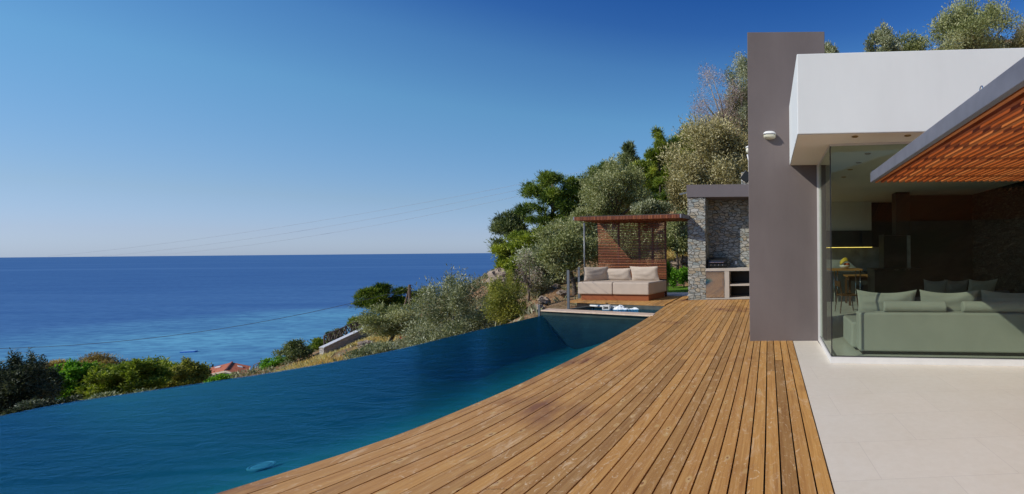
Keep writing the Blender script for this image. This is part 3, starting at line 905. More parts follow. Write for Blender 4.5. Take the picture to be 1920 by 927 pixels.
# ------------------------------------------------------------------ pillow helper
def pillow(name, c, wx, wz, th, tilt, rz, mat, label, cat, group=None, seed=1, sag=.10):
    """a standing cushion: base centre c, width wx, height wz, leaning back by tilt"""
    r2 = random.Random(seed); n = 22
    o = MB(); ph = [r2.uniform(0, 6) for _ in range(8)]
    Mx = Matrix.Translation(Vector(c)) @ Matrix.Rotation(rz, 4, 'Z') @ Matrix.Rotation(-tilt, 4, 'X') 
    top = []; vs_ = []; fs = []
    for side in (1, -1):
        for j in range(n + 1):
            for i in range(n + 1):
                u = 2 * i / n - 1; v = 2 * j / n - 1
                e = max(0.0, (1 - abs(u) ** 2.6)) ** .55 * max(0.0, (1 - abs(v) ** 2.6)) ** .55
                x = wx / 2 * u * (1 - .07 * (1 - v * v))
                z = wz / 2 * v * (1 - sag * (1 - u * u) * (1 if v > 0 else .25)) + wz / 2
                wr = .006 * math.sin(5 * u + 3 * v + ph[0]) + .003 * math.sin(9 * v - 7 * u * v + ph[1]) + .004 * math.sin(7 * u * u - 6 * v + ph[2])
                edge = min(1, e * 1.5)
                y = -side * (th / 2 * e + wr * edge * (1 if side > 0 else .5))
                vs_.append(Mx @ Vector((x, y, z)))
    m_ = (n + 1) ** 2
    for s in (0, 1):
        for j in range(n):
            for i in range(n):
                a = s * m_ + j * (n + 1) + i
                q = (a, a + 1, a + n + 2, a + n + 1)
                fs.append(q if s == 0 else q[::-1])
    o.add(vs_, fs)
    ob = o.build(name, mat, smooth=True, fix=False)
    tag(ob, label, cat, group)
    return ob

# ------------------------------------------------------------------ living room seen through the glass
sofa = empty("sofa", (3.2, 7.4, .012), "long pale linen sofa with its back against the front glass", "sofa")
def fy(x): return 6.87 + (x - 1.36) * SL
b = MB(); b.prism([(1.37, fy(1.37)), (5.3, fy(5.3)), (5.3, fy(5.3) + .24), (1.37, fy(1.37) + .24)], .06, .645); b.build("backrest", M['sofa'], sofa, bevel=.03, seg=3)
b = MB(); b.prism([(1.30, fy(1.3) + .245), (5.3, fy(5.3) + .245), (5.3, fy(5.3) + 1.05), (1.30, fy(1.3) + 1.05)], .06, .46); b.build("seat", M['sofa'], sofa, bevel=.03, seg=3)
b = MB(); b.prism([(1.42, fy(1.42) + .03), (5.25, fy(5.25) + .03), (5.25, fy(5.25) + .95), (1.42, fy(1.42) + .95)], .0125, .059); b.build("plinth", M['dark'], sofa)
zc = .50
for i, (xa, xb, lab) in enumerate(((1604, 1712, "pale scatter cushion at the near left end of the front sofa"), (1716, 1820, "pale scatter cushion in the middle of the front sofa, behind the gap between bolsters"), (1822, 1945, "pale scatter cushion at the right of the front sofa, in striped shade"))):
    p0 = P(xa, 560, 7.28); p1 = P(xb, 560, 7.28)
    pillow("scatter_cushion", ((p0.x + p1.x) / 2, fy((p0.x + p1.x) / 2) + .40, .45), p1.x - p0.x, .54, .17, R(-14), math.atan(SL), M['sofa'], lab, "cushion", "cushions on the front sofa", 10 + i, .22)
for i, (xa, xb, lab) in enumerate(((1657, 1768, "left round bolster lying on the front sofa's back"), (1798, 1918, "right round bolster lying on the front sofa's back"))):
    p0 = P(xa, 577, 6.95); p1 = P(xb, 577, 6.95)
    b = MB(); ya, yb = fy(p0.x) + .12, fy(p1.x) + .12; rr = .082
    d = Vector((p1.x - p0.x, yb - ya, 0)).normalized()
    b.tube([Vector((p0.x, ya, .645 + rr)), Vector((p0.x, ya, .645 + rr)) + d * .012, Vector((p1.x, yb, .645 + rr)) - d * .012, Vector((p1.x, yb, .645 + rr))], [rr * .9, rr, rr, rr * .9], 24)
    tag(b.build("bolster", M['sofa'], smooth=False), lab, "bolster", "bolsters on the front sofa")
sofa2 = empty("sofa", (4.6, 10.2, .012), "low dark sofa deep in the living room by the stone wall", "sofa")
b = MB(); b.box(3.7, 5.6, 9.5, 10.5, .06, .42); b.build("seat", M['greycush'], sofa2, bevel=.03)
b = MB(); b.box(3.7, 5.6, 10.505, 10.7, .06, .62); b.build("backrest", M['greycush'], sofa2, bevel=.03)
b = MB(); b.box(3.75, 5.55, 9.6, 10.6, .0125, .059); b.build("plinth", M['dark'], sofa2)
for i, (xa, xb, lab) in enumerate(((1733, 1775, "small dark cushion leaning at the left of the far sofa"), (1766, 1812, "grey cushion in the middle of the far sofa"), (1808, 1866, "wide pale grey cushion at the right of the far sofa"))):
    p0 = P(xa, 540, 10.1); p1 = P(xb, 540, 10.1)
    pillow("scatter_cushion", ((p0.x + p1.x) / 2, 10.15, .42), p1.x - p0.x, .55, .16, R(-20), R((-14, 0, 8)[i]), M['greycush'] if i < 2 else M['sofa'], lab, "cushion", "cushions on the far sofa", 20 + i, .2)

cab = empty("kitchen_units", (2.2, 14.2, .012), "dark kitchen units with marble splashback and glowing yellow strip", "kitchen cabinets")
b = MB(); b.box(.97, 3.9, 13.9, 14.49, .0125, .92); b.build("base_cabinet", M['darkgrey'], cab)
b = MB(); b.box(.97, 3.25, 14.15, 14.49, 1.68, 2.2); b.build("wall_cabinet", M['darkgrey'], cab)
b = MB(); b.box(.97, 3.6, 14.47, 14.495, .925, 1.675); b.build("splashback", M['kitwall'], cab)
b = MB(); b.box(.97, 3.25, 14.2, 14.49, 2.205, ZS - .01); b.build("bulkhead", M['inwhite'], cab)
m, nt, out = newmat("lit yellow strip")
em = nd(nt, "Emission", {"Color": (1, .72, .18, 1), "Strength": 2.6}); nt.links.new(em.outputs[0], out.inputs[0])
b = MB(); b.box(.97, 3.25, 14.135, 14.149, 1.668, 1.679); b.build("light_strip", m, cab)

hood = empty("range_hood", (3.7, 12.2, 1.1), "black box hood with pale edge and square flue in the dark kitchen", "range hood")
q0 = P(1656, 440, 11.9); q1 = P(1706, 440, 11.9); q2 = P(1680, 400, 11.9)
zt = q0.z
b = MB(); b.box(q2.x, q1.x, 11.9, 12.3, zt + .001, ZS - .01); b.build("flue", M['dark'], hood)
b = MB(); b.box(q0.x, q1.x, 11.85, 12.4, zt - .03, zt); b.box(q0.x, q0.x + .02, 11.85, 12.4, 1.1, zt - .031); b.build("canopy", M['dark'], hood)
b = MB(); b.box(q1.x - .09, q1.x, 11.85, 11.88, 1.1, zt - .031); b.build("edge_trim", M['kitwall'], hood)
b = MB(); b.box(q0.x + .02, q1.x - .091, 11.95, 12.4, 1.1, zt - .032); b.build("back_panel", M['dark'], hood)
isl = empty("kitchen_island", (3.6, 12, .012), "black kitchen island beneath the box hood", "kitchen island")
b = MB(); b.box(2.75, 3.94, 11.7, 12.55, .05, 1.05); b.build("cabinet", M['dark'], isl)
b = MB(); b.box(2.72, 3.945, 11.66, 12.56, 1.052, 1.095); b.build("worktop", M['dark'], isl, bevel=.004)
b = MB(); b.box(2.8, 3.9, 11.75, 12.5, .0125, .049); b.build("plinth", M['dark'], isl)
for px in (1679, 1683, 1698, 1704):
    q = P(px, 501, 11.655); b = MB(); b.lathe([(.014, 0), (.014, .022), (.008, .026)], (q.x, 11.66, 1.074), 10, Matrix.Rotation(R(90), 4, 'X')); b.build("knob", M['steel'], isl)

t0 = P(1556, 505, 12.0); t1 = P(1617, 505, 12.0)
zt2 = t0.z
tab = empty("bar_table", ((t0.x + t1.x) / 2, 12.2, .012), "tall oak bar table on thin steel legs inside the glass corner", "table")
b = MB(); b.box(t0.x, t1.x, 11.95, 12.65, zt2 - .045, zt2); b.build("tabletop", M['oak'], tab, bevel=.004)
for (x, y) in ((t0.x + .2, 12.0), (t1.x - .06, 12.0), (t0.x + .2, 12.6), (t1.x - .06, 12.6)):
    b = MB(); b.tube([(x, y, .0125), (x, y, zt2 - .046)], .016, 8); b.build("leg", M['steel'], tab, smooth=True)
fb = P(1584, 500, 12.2)
bowl = empty("fruit_bowl", (fb.x, 12.2, zt2), "white china bowl of bananas and red fruit on the bar table", "fruit bowl")
b = MB(); b.lathe([(.06, .001), (.09, .01), (.135, .06), (.15, .095), (.14, .095), (.12, .06), (.06, .02)], (fb.x, 12.2, zt2), 24); b.build("bowl", M['china'], bowl, smooth=True)
for k in range(4):
    b = MB(); pts = [(fb.x - .13 + .22 * t, 12.14 + .03 * k, zt2 + .1 + .02 * k + .12 * math.sin(t * 2.2)) for t in np.linspace(0, 1, 7)]
    b.tube(pts, [.008, .02, .025, .026, .024, .018, .007], 8); b.build("banana", M['banana'], bowl, smooth=True)
for (dx, dy) in ((.06, -.04), (.1, .03), (.02, .06)):
    b = MB(); b.ball((fb.x + dx, 12.2 + dy, zt2 + .115), .042, 12, 8); b.build("apple", M['apple'], bowl, smooth=True)
d0 = P(1588, 520, 13.0); d1 = P(1634, 520, 13.0)
tb2 = empty("dining_table", ((d0.x + d1.x) / 2, 13.1, .012), "brown wooden dining table behind the bar table", "table")
b = MB(); b.box(d0.x, d1.x + .1, 12.85, 13.6, .82, .86); b.build("tabletop", M['oak'], tb2)
b = MB(); b.box(d0.x + .05, d1.x + .05, 12.9, 13.55, .72, .819); b.build("apron", M['walnut'], tb2)
for (x, y) in ((d0.x + .06, 12.9), (d1.x + .04, 12.9), (d0.x + .06, 13.5), (d1.x + .04, 13.5)):
    b = MB(); b.box(x - .03, x + .03, y - .03, y + .03, .0125, .719); b.build("leg", M['walnut'], tb2)
def chair(x, y, rz, label):
    c = empty("dining_chair", (x, y, .012), label, "chair", "dining chairs", rz)
    Mx = c.matrix_basis
    def bb(name, fn, bev=.006):
        b = MB(); fn(b); b.v = [tuple(Mx @ Vector(p)) for p in b.v]; b.build(name, M['walnut'], c, bevel=bev)
    bb("seat", lambda b: b.box(-.22, .22, -.22, .22, .43, .46))
    for sx in (-1, 1):
        bb("leg", lambda b: b.tube([(sx*.21, -.24, .001), (sx*.18, -.18, .43)], [.012, .02], 8), 0)
        bb("leg", lambda b: b.tube([(sx*.21, .26, .001), (sx*.18, .2, .45), (sx*.19, .26, .80)], [.012, .02, .014], 8), 0)
    bb("backrest", lambda b: b.box(-.21, .21, .245, .27, .66, .80))
cc = P(1588, 560, 11.6); chair(cc.x, 11.55, R(100), "brown wooden dining chair side-on before the bar table")
cc = P(1650, 545, 13.2); chair(cc.x, 13.4, R(-90), "brown wooden dining chair mostly hidden behind the sofa cushion")

# ------------------------------------------------------------------ barbecue niche
BX0, BX1 = P(1290, 500, 15).x, .9
bb_ = empty("barbecue_niche", (-1.5, 15.3, 0), "rubble stone outdoor kitchen niche under a grey render lintel", "outdoor kitchen")
zl0 = P(1350, 370, 15).z; zl1 = P(1350, 346.5, 15).z
xp = P(1323, 500, 15).x
b = MB(); b.box(BX0, xp, 15.0, 16.1, -.05, zl0); b.build("stone_pillar", M['stone'], bb_)
b = MB(); b.box(xp + .001, BX1, 15.85, 16.1, -.05, zl0); b.build("stone_back_wall", M['stone'], bb_)
b = MB(); b.box(-.42, BX1, 15.0, 15.84, -.05, zl0); b.build("stone_pillar", M['stone'], bb_)
b = MB(); b.box(BX0 - .02, BX1, 14.96, 16.15, zl0 + .001, zl1); b.build("lintel", M['greycap'], bb_, bevel=.008)
zc1 = P(1350, 503.5, 15).z
b = MB(); b.box(xp + .002, -.425, 14.97, 15.845, zc1 - .09, zc1); ct = b.build("counter", M['concrete'], bb_, bevel=.004)
x1 = P(1358, 500, 15).x; x2 = P(1367, 500, 15).x
b = MB(); b.box(x1, x2, 14.98, 15.84, .0, zc1 - .091); b.box(xp + .002, -.43, 14.985, 15.84, 0.001, .05); b.build("counter_support", M['concrete'], bb_)
b = MB(); b.box(xp + .012, x1 - .008, 14.97, 15.0, .06, zc1 - .1); dr = b.build("steel_door", M['steel'], bb_, bevel=.003)
b = MB(); b.box(x1 - .05, x1 - .035, 14.945, 14.969, .45, .68); b.build("door_handle", M['post'], dr)
b = MB(); b.box(x2 + .001, -.43, 15.0, 15.83, .44, .49); b.build("shelf", M['concrete'], bb_)
b = MB(); b.box(x2 + .001, -.43, 15.8, 15.84, .06, zc1 - .095); b.build("shelf_back", M['dark'], bb_)
so = P(1380, 493, 15.84)
b = MB(); b.box(so.x - .035, so.x + .035, 15.83, 15.849, so.z - .05, so.z + .05); b.build("socket", M['china'], bb_)
g0 = P(1328, 495, 15.35); g1 = P(1363, 495, 15.35)
gr = empty("grill", ((g0.x + g1.x) / 2, 15.4, zc1), "black lidded grill standing on the concrete counter", "grill")
b = MB(); b.box(g0.x, g1.x, 15.12, 15.6, zc1 + .06, zc1 + .16); b.build("firebox", M['grill'], gr, bevel=.01)
b = MB(); b.prism([(g0.x, 15.12), (g1.x, 15.12), (g1.x, 15.6), (g0.x, 15.6)], [zc1 + .162] * 4, [zc1 + .27, zc1 + .27, zc1 + .36, zc1 + .36]); b.build("lid", M['grill'], gr, bevel=.03)
b = MB(); b.tube([(g0.x + .08, 15.07, zc1 + .2), (g1.x - .08, 15.07, zc1 + .2)], .014, 8); b.box(g0.x + .09, g0.x + .11, 15.07, 15.12, zc1 + .19, zc1 + .21); b.box(g1.x - .11, g1.x - .09, 15.07, 15.12, zc1 + .19, zc1 + .21); b.build("lid_handle", M['steel'], gr)
for x in (g0.x + .04, g1.x - .04):
    for y in (15.16, 15.55):
        b = MB(); b.box(x - .015, x + .015, y - .015, y + .015, zc1 + .001, zc1 + .059); b.build("foot", M['grill'], gr)
for x in np.linspace(g0.x + .12, g1.x - .12, 4):
    b = MB(); b.lathe([(.02, 0), (.02, .02), (.012, .025)], (x, 15.12, zc1 + .11), 10, Matrix.Rotation(R(90), 4, 'X')); b.build("knob", M['steel'], gr)
ch = P(1400, 336, 15.5)
b = MB(); b.box(ch.x - .18, ch.x + .35, 15.3, 15.9, zl1 + .002, zl1 + .46)
tag(b.build("chimney", M['stone'], bevel=.02), "stubby stone chimney on the grey lintel beside the tower", "chimney")
ga = P(1274, 365, 15.2); gb = P(1291, 361, 15.2)
b = MB(); b.bar(ga, (BX0 - .021, 15.2, gb.z), .05, .05)
tag(b.build("drain_spout", M['post']), "short dark spout sticking out left of the grey lintel", "drain spout")

# garden lamp beside the tower
gl = P(1403, 290, 19); gzb = .02
gla = empty("garden_lamp", (gl.x, 19, gzb), "white garden lamp post with globe half hidden by the tower", "lamp post")
zz = P(1403, 282, 19).z; za = P(1403, 290, 19).z
b = MB(); b.tube([(gl.x + .02, 19, gzb), (gl.x + .02, 19, za - .25), (gl.x - .04, 19, za + .0)], .03, 8); b.build("pole", M['lampbody'], gla, smooth=True)
b = MB(); b.ball((gl.x, 19, zz), (.10, .10, .14), 14, 10); b.build("globe", M['lampglass'], gla, smooth=True)
b = MB(); b.lathe([(.12, 0), (.1, .05), (.03, .09)], (gl.x, 19, zz + .09), 16); b.build("cap", M['lampbody'], gla, smooth=True)

# ------------------------------------------------------------------ pavilion and daybed
A = R(-12)
pc = P(1150, 565, z=0)
ca, sa = math.cos(A), math.sin(A)
D0 = P(1090, 562.5, z=0)
def D(x, y, z=0.0):
    """daybed frame: x along its front from the left, y to the back"""
    return Vector((D0.x + x * ca - y * sa, D0.y + x * sa + y * ca, z))
day = empty("daybed", D(1.2, .6, 0), "wide taupe daybed with split mattress on a stained timber plinth", "daybed", None, A)
def dprism(b, x0, x1, y0, y1, z0, z1, rnd_=None):
    b.prism([tuple(D(x0, y0).xy), tuple(D(x1, y0).xy), tuple(D(x1, y1).xy), tuple(D(x0, y1).xy)], z0, z1, rnd_)
DW = (P(1214, 565, z=0) - D0).length
b = MB(); dprism(b, .0, DW, 0, 1.2, .002, .19); b.build("plinth", M['rustwood'], day, bevel=.005)
b = MB(); dprism(b, -.08, DW * .49, -.08, 1.27, .192, .60); dprism(b, DW * .49 + .006, DW + .05, -.08, 1.27, .192, .60)
b.build("mattress", M['fabric'], day, bevel=.045, seg=4)
pz = .585
for i, (x, y, w_, h_, rz, tilt, lab) in enumerate(((.10, .70, .80, .52, R(40), R(-14), "taupe cushion turned sideways at the daybed's left end"),
                                      (.78, 1.0, 1.10, .46, R(2), R(-16), "taupe cushion in the middle of the daybed with a triangular shadow"),
                                      (1.86, .96, 1.08, .53, R(-3), R(-16), "pale taupe cushion at the daybed's right end"))):
    p = D(x, y)
    pillow("daybed_cushion", (p.x, p.y, pz), w_, h_, .2, tilt, A + rz, M['cushion'], lab, "cushion", "cushions on the daybed", 30 + i, .08)

pav = empty("pavilion", D(1.5, .9, 0), "slatted timber pavilion with flat roof and louvred rear screen over the daybed", "pavilion", None, A)
RL = P(1069, 407, 14.95); RR = P(1283, 403, 14.55)
zr1 = (RL.z + RR.z) / 2; zr0 = zr1 - .115
xr0 = (Vector((RL.x, RL.y, 0)) - D0).dot(Vector((ca, sa, 0))); xr1 = (Vector((RR.x, RR.y, 0)) - D0).dot(Vector((ca, sa, 0)))
yr0 = -.15; yr1 = 1.45
b = MB(); x = xr0 + .05
while x < xr1 - .05:
    dprism(b, x, x + .032, yr0, yr1, zr0 + rnd.uniform(-.003, .003), zr1 + rnd.uniform(-.003, .003), rnd.random()); x += .052
b.build("roof_slats", M['slat_dark'], pav)
for xa, xb in ((xr0, xr0 + .045), (xr1 - .045, xr1)):
    b = MB(); dprism(b, xa, xb, yr0, yr1, zr0 + .01, zr1 + .01); b.build("edge_beam", M['zinc'], pav)
b = MB(); 
for y in (yr0 + .3, (yr0 + yr1) / 2, yr1 - .12): dprism(b, xr0 + .05, xr1 - .05, y, y + .05, zr1 + .006, zr1 + .05)
b.build("roof_joists", M['screenpost'], pav)
ys = yr1 - .10
xs0 = .32; xs1 = (P(1249, 556, z=0) - D0).dot(Vector((ca, sa, 0)))
def sx(px):
    # distance along the screen for a photograph column
    lo, hi = -1.0, 4.5
    for _ in range(40):
        m_ = (lo + hi) / 2; q = D(m_, ys)
        if 1440 + F * q.x / q.y < px: lo = m_
        else: hi = m_
    return lo
xs0, xs1 = sx(1121), sx(1249)
b = MB(); z = .06
while z < zr0 - .03:
    dprism(b, xs0, xs1, ys - .010, ys + .010, z, z + .031, rnd.random()); z += .058
b.build("screen_slats", M['slat_dark'], pav)
for px in (1159, 1198, 1223, 1247):
    x = sx(px)
    b = MB(); dprism(b, x - .03, x + .03, ys + .013, ys + .075, .002, zr0 - .006); b.build("screen_post", M['screenpost'], pav)
lo, hi = -1.5, 2.0
for _ in range(40):
    xf = (lo + hi) / 2; q = D(xf, 1.0)
    if 1440 + F * q.x / q.y < 1096: lo = xf
    else: hi = xf
b = MB(); b.tube([(q.x, q.y, .002), (q.x, q.y, zr0 - .004)], .03, 10); b.build("front_post", M['post'], pav, smooth=True)

# ------------------------------------------------------------------ railing at the drop
p1 = P(1066, 576, z=-.03); p2 = P(1086, 558, z=0)
rail = empty("cable_railing", (p1.x, p1.y, 0), "thin steel cable railing with grey posts beside the spa and daybed", "railing")
zt_ = 1.02
for p in (p1, p2):
    b = MB(); b.box(p.x - .035, p.x + .035, p.y - .02, p.y + .02, -.44, zt_ + .05); b.build("post", M['post'], rail)
b = MB()
for z in (.25, .5, .75, 1.0):
    b.tube([(p1.x, p1.y, z), (p2.x, p2.y, z)], .005, 6)
b.build("cables", M['post'], rail)
p3 = P(1012, 591, z=-.13)
b = MB(); b.box(p3.x - .06, p3.x - .0, p3.y + .02, p3.y + .06, -1.2, .15)
tag(b.build("edge_post", M['post'], bevel=.004), "short grey steel stub post at the far corner of the infinity edge", "post")

# ------------------------------------------------------------------ vegetation
def arr_mesh(name, V, Fq, rn, mat, parent=None, loc=(0, 0, 0)):
    V = V - np.array(loc)[None]
    me = bpy.data.meshes.new(name)
    nq = len(Fq)
    me.vertices.add(len(V)); me.vertices.foreach_set("co", V.astype(np.float32).ravel())
    me.loops.add(nq * 4); me.polygons.add(nq)
    me.loops.foreach_set("vertex_index", Fq.astype(np.int32).ravel())
    me.polygons.foreach_set("loop_start", np.arange(0, nq * 4, 4, dtype=np.int32))
    at = me.attributes.new("rnd", 'FLOAT', 'FACE'); at.data.foreach_set("value", rn.astype(np.float32))
    me.materials.append(mat); me.update(calc_edges=True); me.validate()
    o = bpy.data.objects.new(name, me); COL.objects.link(o)
    if parent is not None: o.parent = parent
    return o
def unit(a): return a / (np.linalg.norm(a, axis=1, keepdims=True) + 1e-9)
def leaf_quads(rg, pts, outw, Ln, Wd, up=.4, spread=.8, out=.6):
    n = len(pts)
    d = unit(outw * out + np.array([0, 0, up]) + rg.normal(0, spread, (n, 3)))
    s = unit(np.cross(d, rg.normal(0, 1, (n, 3))))
    l_ = Ln * rg.uniform(.6, 1.3, (n, 1)); w_ = Wd * rg.uniform(.7, 1.3, (n, 1))
    a = pts; b_ = pts + d * l_ * .5 + s * w_ * .5; c_ = pts + d * l_; e_ = pts + d * l_ * .5 - s * w_ * .5
    V = np.stack([a, b_, c_, e_], 1).reshape(-1, 3)
    return V
def crown_leaves(rg, cl, rad, cnt, style, Ln, Wd):
    Vs = []; Rs = []
    for i in range(len(cl)):
        n = cnt[i]
        d = unit(rg.normal(0, 1, (n, 3)))
        rr = rg.uniform(0, 1, (n, 1)) ** (1 / 1.9)
        p = cl[i] + d * rr * rad[i]
        base = rg.uniform(.02, .80)
        if style == 'pine':
            m_ = max(1, n // 7)
            pts = p[:m_].repeat(7, 0); ow = d[:m_].repeat(7, 0)
            V = leaf_quads(rg, pts, ow, Ln, Wd, .55, .55, .7)
            rr_ = (base + rg.uniform(-.2, .25, m_)).repeat(7) + rg.uniform(-.06, .06, len(pts))
        elif style == 'broad':
            V = leaf_quads(rg, p, d, Ln, Wd, .05, .9, .6); rr_ = base + rg.uniform(-.3, .35, n)
        elif style == 'twig':
            V = leaf_quads(rg, p, d, Ln, Wd, .5, .5, .9); rr_ = base + rg.uniform(-.4, .4, n)
        else:
            V = leaf_quads(rg, p, d, Ln, Wd, .45, .7, .6); rr_ = base + rg.uniform(-.25, .35, n)
        Vs.append(V); Rs.append(rr_)
    V = np.concatenate(Vs); rn = np.clip(np.concatenate(Rs), 0, 1)
    Fq = np.arange(len(V)).reshape(-1, 4)
    return V, Fq, rn
seedc = [100]
def tree(name, label, cat, px, top, bot, wid, Y, leaf, style='olive', n=7000, clumps=22, cs=.36, Ln=.10, Wd=.032, depth=None,
         bark='bark', group=None, trunk=True, shoots=0, shape='round', trunk_px=None, lean=0.0, tr=None, floor=None):
    seedc[0] += 1
    rg = np.random.RandomState(seedc[0]); rr = random.Random(seedc[0])
    c = P(px, (top + bot) / 2, Y); rx = wid / 2 * Y / F; rz = (bot - top) / 2 * Y / F; ry = depth if depth else rx * .9
    bx = P(trunk_px, bot, Y).x if trunk_px else c.x + lean
    g = gz(bx, Y) if floor is None else floor
    base = Vector((bx, Y, min(g, c.z - rz * .4)))
    root = empty(name, base, label, cat, group)
    # clumps
    cl = []; rad = []
    k = 0
    while len(cl) < clumps and k < 5000:
        k += 1
        u = np.array([rr.uniform(-1, 1), rr.uniform(-1, 1), rr.uniform(-1, 1)])
        r2 = np.linalg.norm(u)
        if r2 > 1 or (r2 < .35 and rr.random() < .7): continue
        if shape == 'cone':
            t = (u[2] + 1) / 2; f_ = 1.0 - .78 * t ** 1.1
            u = np.array([u[0] * f_, u[1] * f_, u[2]])
        if shape == 'dome':
            u[2] = abs(u[2]) * 1.6 - .8 if rr.random() < .6 else u[2]
        if cl and min(np.linalg.norm((u - q) ) for q in cl) < .16: continue
        cl.append(u); s = cs * rr.uniform(.65, 1.25) * (.75 if shape == 'cone' and u[2] > .4 else 1.0)
        fl = .62 if style == 'pine' else .85
        rad.append(np.array([s * rx, s * ry, s * max(rz, .35 * rx) * fl]))
    for _ in range(shoots):
        a = rr.uniform(0, 6.283); q = rr.uniform(0, .85) ** .5; top_ = math.sqrt(max(0, 1 - q * q))
        cl.append(np.array([q * math.cos(a), q * math.sin(a), top_ + rr.uniform(-.05, .22)])); s = rr.uniform(.07, .12)
        rad.append(np.array([s * rx, s * ry, rr.uniform(.20, .34) * rz]))
    CL = np.array([[c.x + u[0] * rx * (1 - cs * .55), c.y + u[1] * ry * (1 - cs * .55), c.z + u[2] * rz * (1 - cs * .5)] for u in cl]); RD = np.array(rad)
    vol = (RD.prod(1)) ** (2 / 3); cnt = np.maximum(20, (n * vol / vol.sum())).astype(int)
    V, Fq, rn = crown_leaves(rg, CL, RD, cnt, style, Ln, Wd)
    # a looser fringe so that the outline breaks up
    m_ = int(n * .15); ii = rg.randint(0, len(CL), m_); d = unit(rg.normal(0, 1, (m_, 3)))
    pf = CL[ii] + d * RD[ii] * rg.uniform(.95, 1.5, (m_, 1))
    V2 = leaf_quads(rg, pf, d, Ln * 1.1, Wd, .45, .6, .8)
    V = np.concatenate([V, V2]); rn = np.concatenate([rn, np.clip(rg.uniform(.1, 1, m_), 0, 1)]); Fq = np.arange(len(V)).reshape(-1, 4)
    arr_mesh("crown", V, Fq, rn, leaf, root, tuple(base))
    if trunk:
        b = MB()
        t0 = tr if tr else max(.05, rx * .07)
        fork = base.lerp(Vector((c.x, c.y, c.z - rz * .35)), .75 if c.z - rz > base.z else .5)
        mid = base.lerp(fork, .5) + Vector((rr.uniform(-1, 1), rr.uniform(-1, 1), 0)) * t0 * 1.5
        b.tube([base - Vector((0, 0, .15)), base.lerp(mid, .3), mid, fork], [t0 * 1.35, t0 * 1.05, t0 * .9, t0 * .75], 9)
        order = sorted(range(len(CL)), key=lambda i: -RD[i][0])[:14]
        for i in order:
            q = Vector(CL[i]); m1 = fork.lerp(q, .5) + Vector((rr.uniform(-1, 1), rr.uniform(-1, 1), rr.uniform(-.2, .8))) * rx * .09
            st_ = fork if style != 'pine' else base.lerp(Vector((c.x, c.y, c.z + rz * .6)), min(.95, max(.2, (q.z - base.z) / (c.z + rz - base.z) - .08)))
            m1 = st_.lerp(q, .5) + Vector((rr.uniform(-1, 1), rr.uniform(-1, 1), rr.uniform(-.2, .6))) * rx * .08
            b.tube([st_, m1, q], [t0 * .5, t0 * .33, t0 * .10], 6)
        if style == 'pine':
            b.tube([fork, Vector((c.x, c.y, c.z + rz * .75))], [t0 * .75, t0 * .12], 8)
        b.build("trunk", M[bark], root, smooth=True)
    return root

PT = "trees on the hillside"
# --- right slope
tree("pine_tree", "big dark pine with rounded head rising behind the pavilion's left end", "tree", 1036, 316, 460, 128, 30, L['pine'], 'pine', 44200, 64, .19, 0.204, 0.034, tr=.2, shape='round')
tree("pine_tree", "ragged grey green pine leaning out at the slope's left edge", "tree", 966, 390, 490, 88, 31, L['pine_grey'], 'pine', 15300, 24, .26, 0.231, 0.040, tr=.14)
tree("pine_tree", "small light green pine lowest on the slope's left edge, against the sea", "tree", 950, 448, 535, 62, 30, L['pine_yellow'], 'pine', 10200, 18, .3, 0.218, 0.040, tr=.09)
tree("pine_tree", "yellow green pine just below the big dark pine", "tree", 1015, 425, 478, 120, 27, L['pine_yellow'], 'pine', 15300, 26, .25, 0.218, 0.036, tr=.1)
tree("pine_tree", "low yellow green pine between the slope's edge and the grey olive", "tree", 985, 475, 520, 70, 26, L['pine_yellow'], 'pine', 8500, 18, .3, 0.204, 0.036, tr=.08)
tree("olive_tree", "large rounded olive tree directly above the pavilion roof", "tree", 1152, 306, 425, 136, 23, L['olive'], 'olive', 30000, 44, .3, .13, .034, tr=.16, shoots=16)
tree("pine_tree", "slim pointed pine top above the rounded olive", "tree", 1180, 258, 360, 62, 36, L['pine_grey'], 'pine', 15300, 24, .26, 0.272, 0.044, shape='cone', tr=.14)
tree("pine_tree", "dark pine top just left of the slim pointed pine", "tree", 1132, 300, 380, 72, 38, L['pine'], 'pine', 13600, 20, .28, 0.272, 0.048, tr=.14)
tree("pine_tree", "tall bright green pine in the middle of the slope", "tree", 1235, 240, 405, 96, 33, L['pine_yellow'], 'pine', 44200, 60, .19, 0.218, 0.036, shape='cone', tr=.2)
tree("pine_tree", "dark green pine at the crest left of the tan olive", "tree", 1277, 228, 350, 70, 36, L['pine'], 'pine', 22100, 30, .27, 0.258, 0.044, tr=.18)
tree("pine_tree", "short dark pine low behind the pavilion's right end", "tree", 1238, 335, 425, 66, 30, L['pine'], 'pine', 15300, 22, .3, 0.231, 0.040, tr=.12)
tree("olive_tree", "huge tan olive tree above the grey lintel", "tree", 1336, 222, 405, 180, 25, L['olive_tan'], 'olive', 36000, 54, .3, .17, .05, tr=.2, trunk_px=1345)
tree("olive_tree", "tan olive at the left flank of the huge tan olive", "tree", 1292, 300, 420, 84, 24, L['olive_tan'], 'olive', 11000, 26, .33, .15, .045, tr=.1)
tree("bare_tree", "half bare mauve twigged tree reaching above the tan olive", "tree", 1345, 116, 275, 116, 27, L['twig'], 'twig', 11000, 34, .28, .13, .018, bark='palebark', trunk_px=1398, tr=.13)
tree("olive_tree", "silver olive top touching the tower's left edge", "tree", 1390, 102, 262, 78, 27.5, L['olive_grey'], 'olive', 14000, 34, .28, .14, .036, bark='palebark', tr=.1)
tree("olive_tree", "pale small olive tree right above the pavilion roof's right end", "tree", 1222, 372, 412, 72, 22, L['olive_grey'], 'olive', 7000, 18, .36, .13, .04, tr=.07)
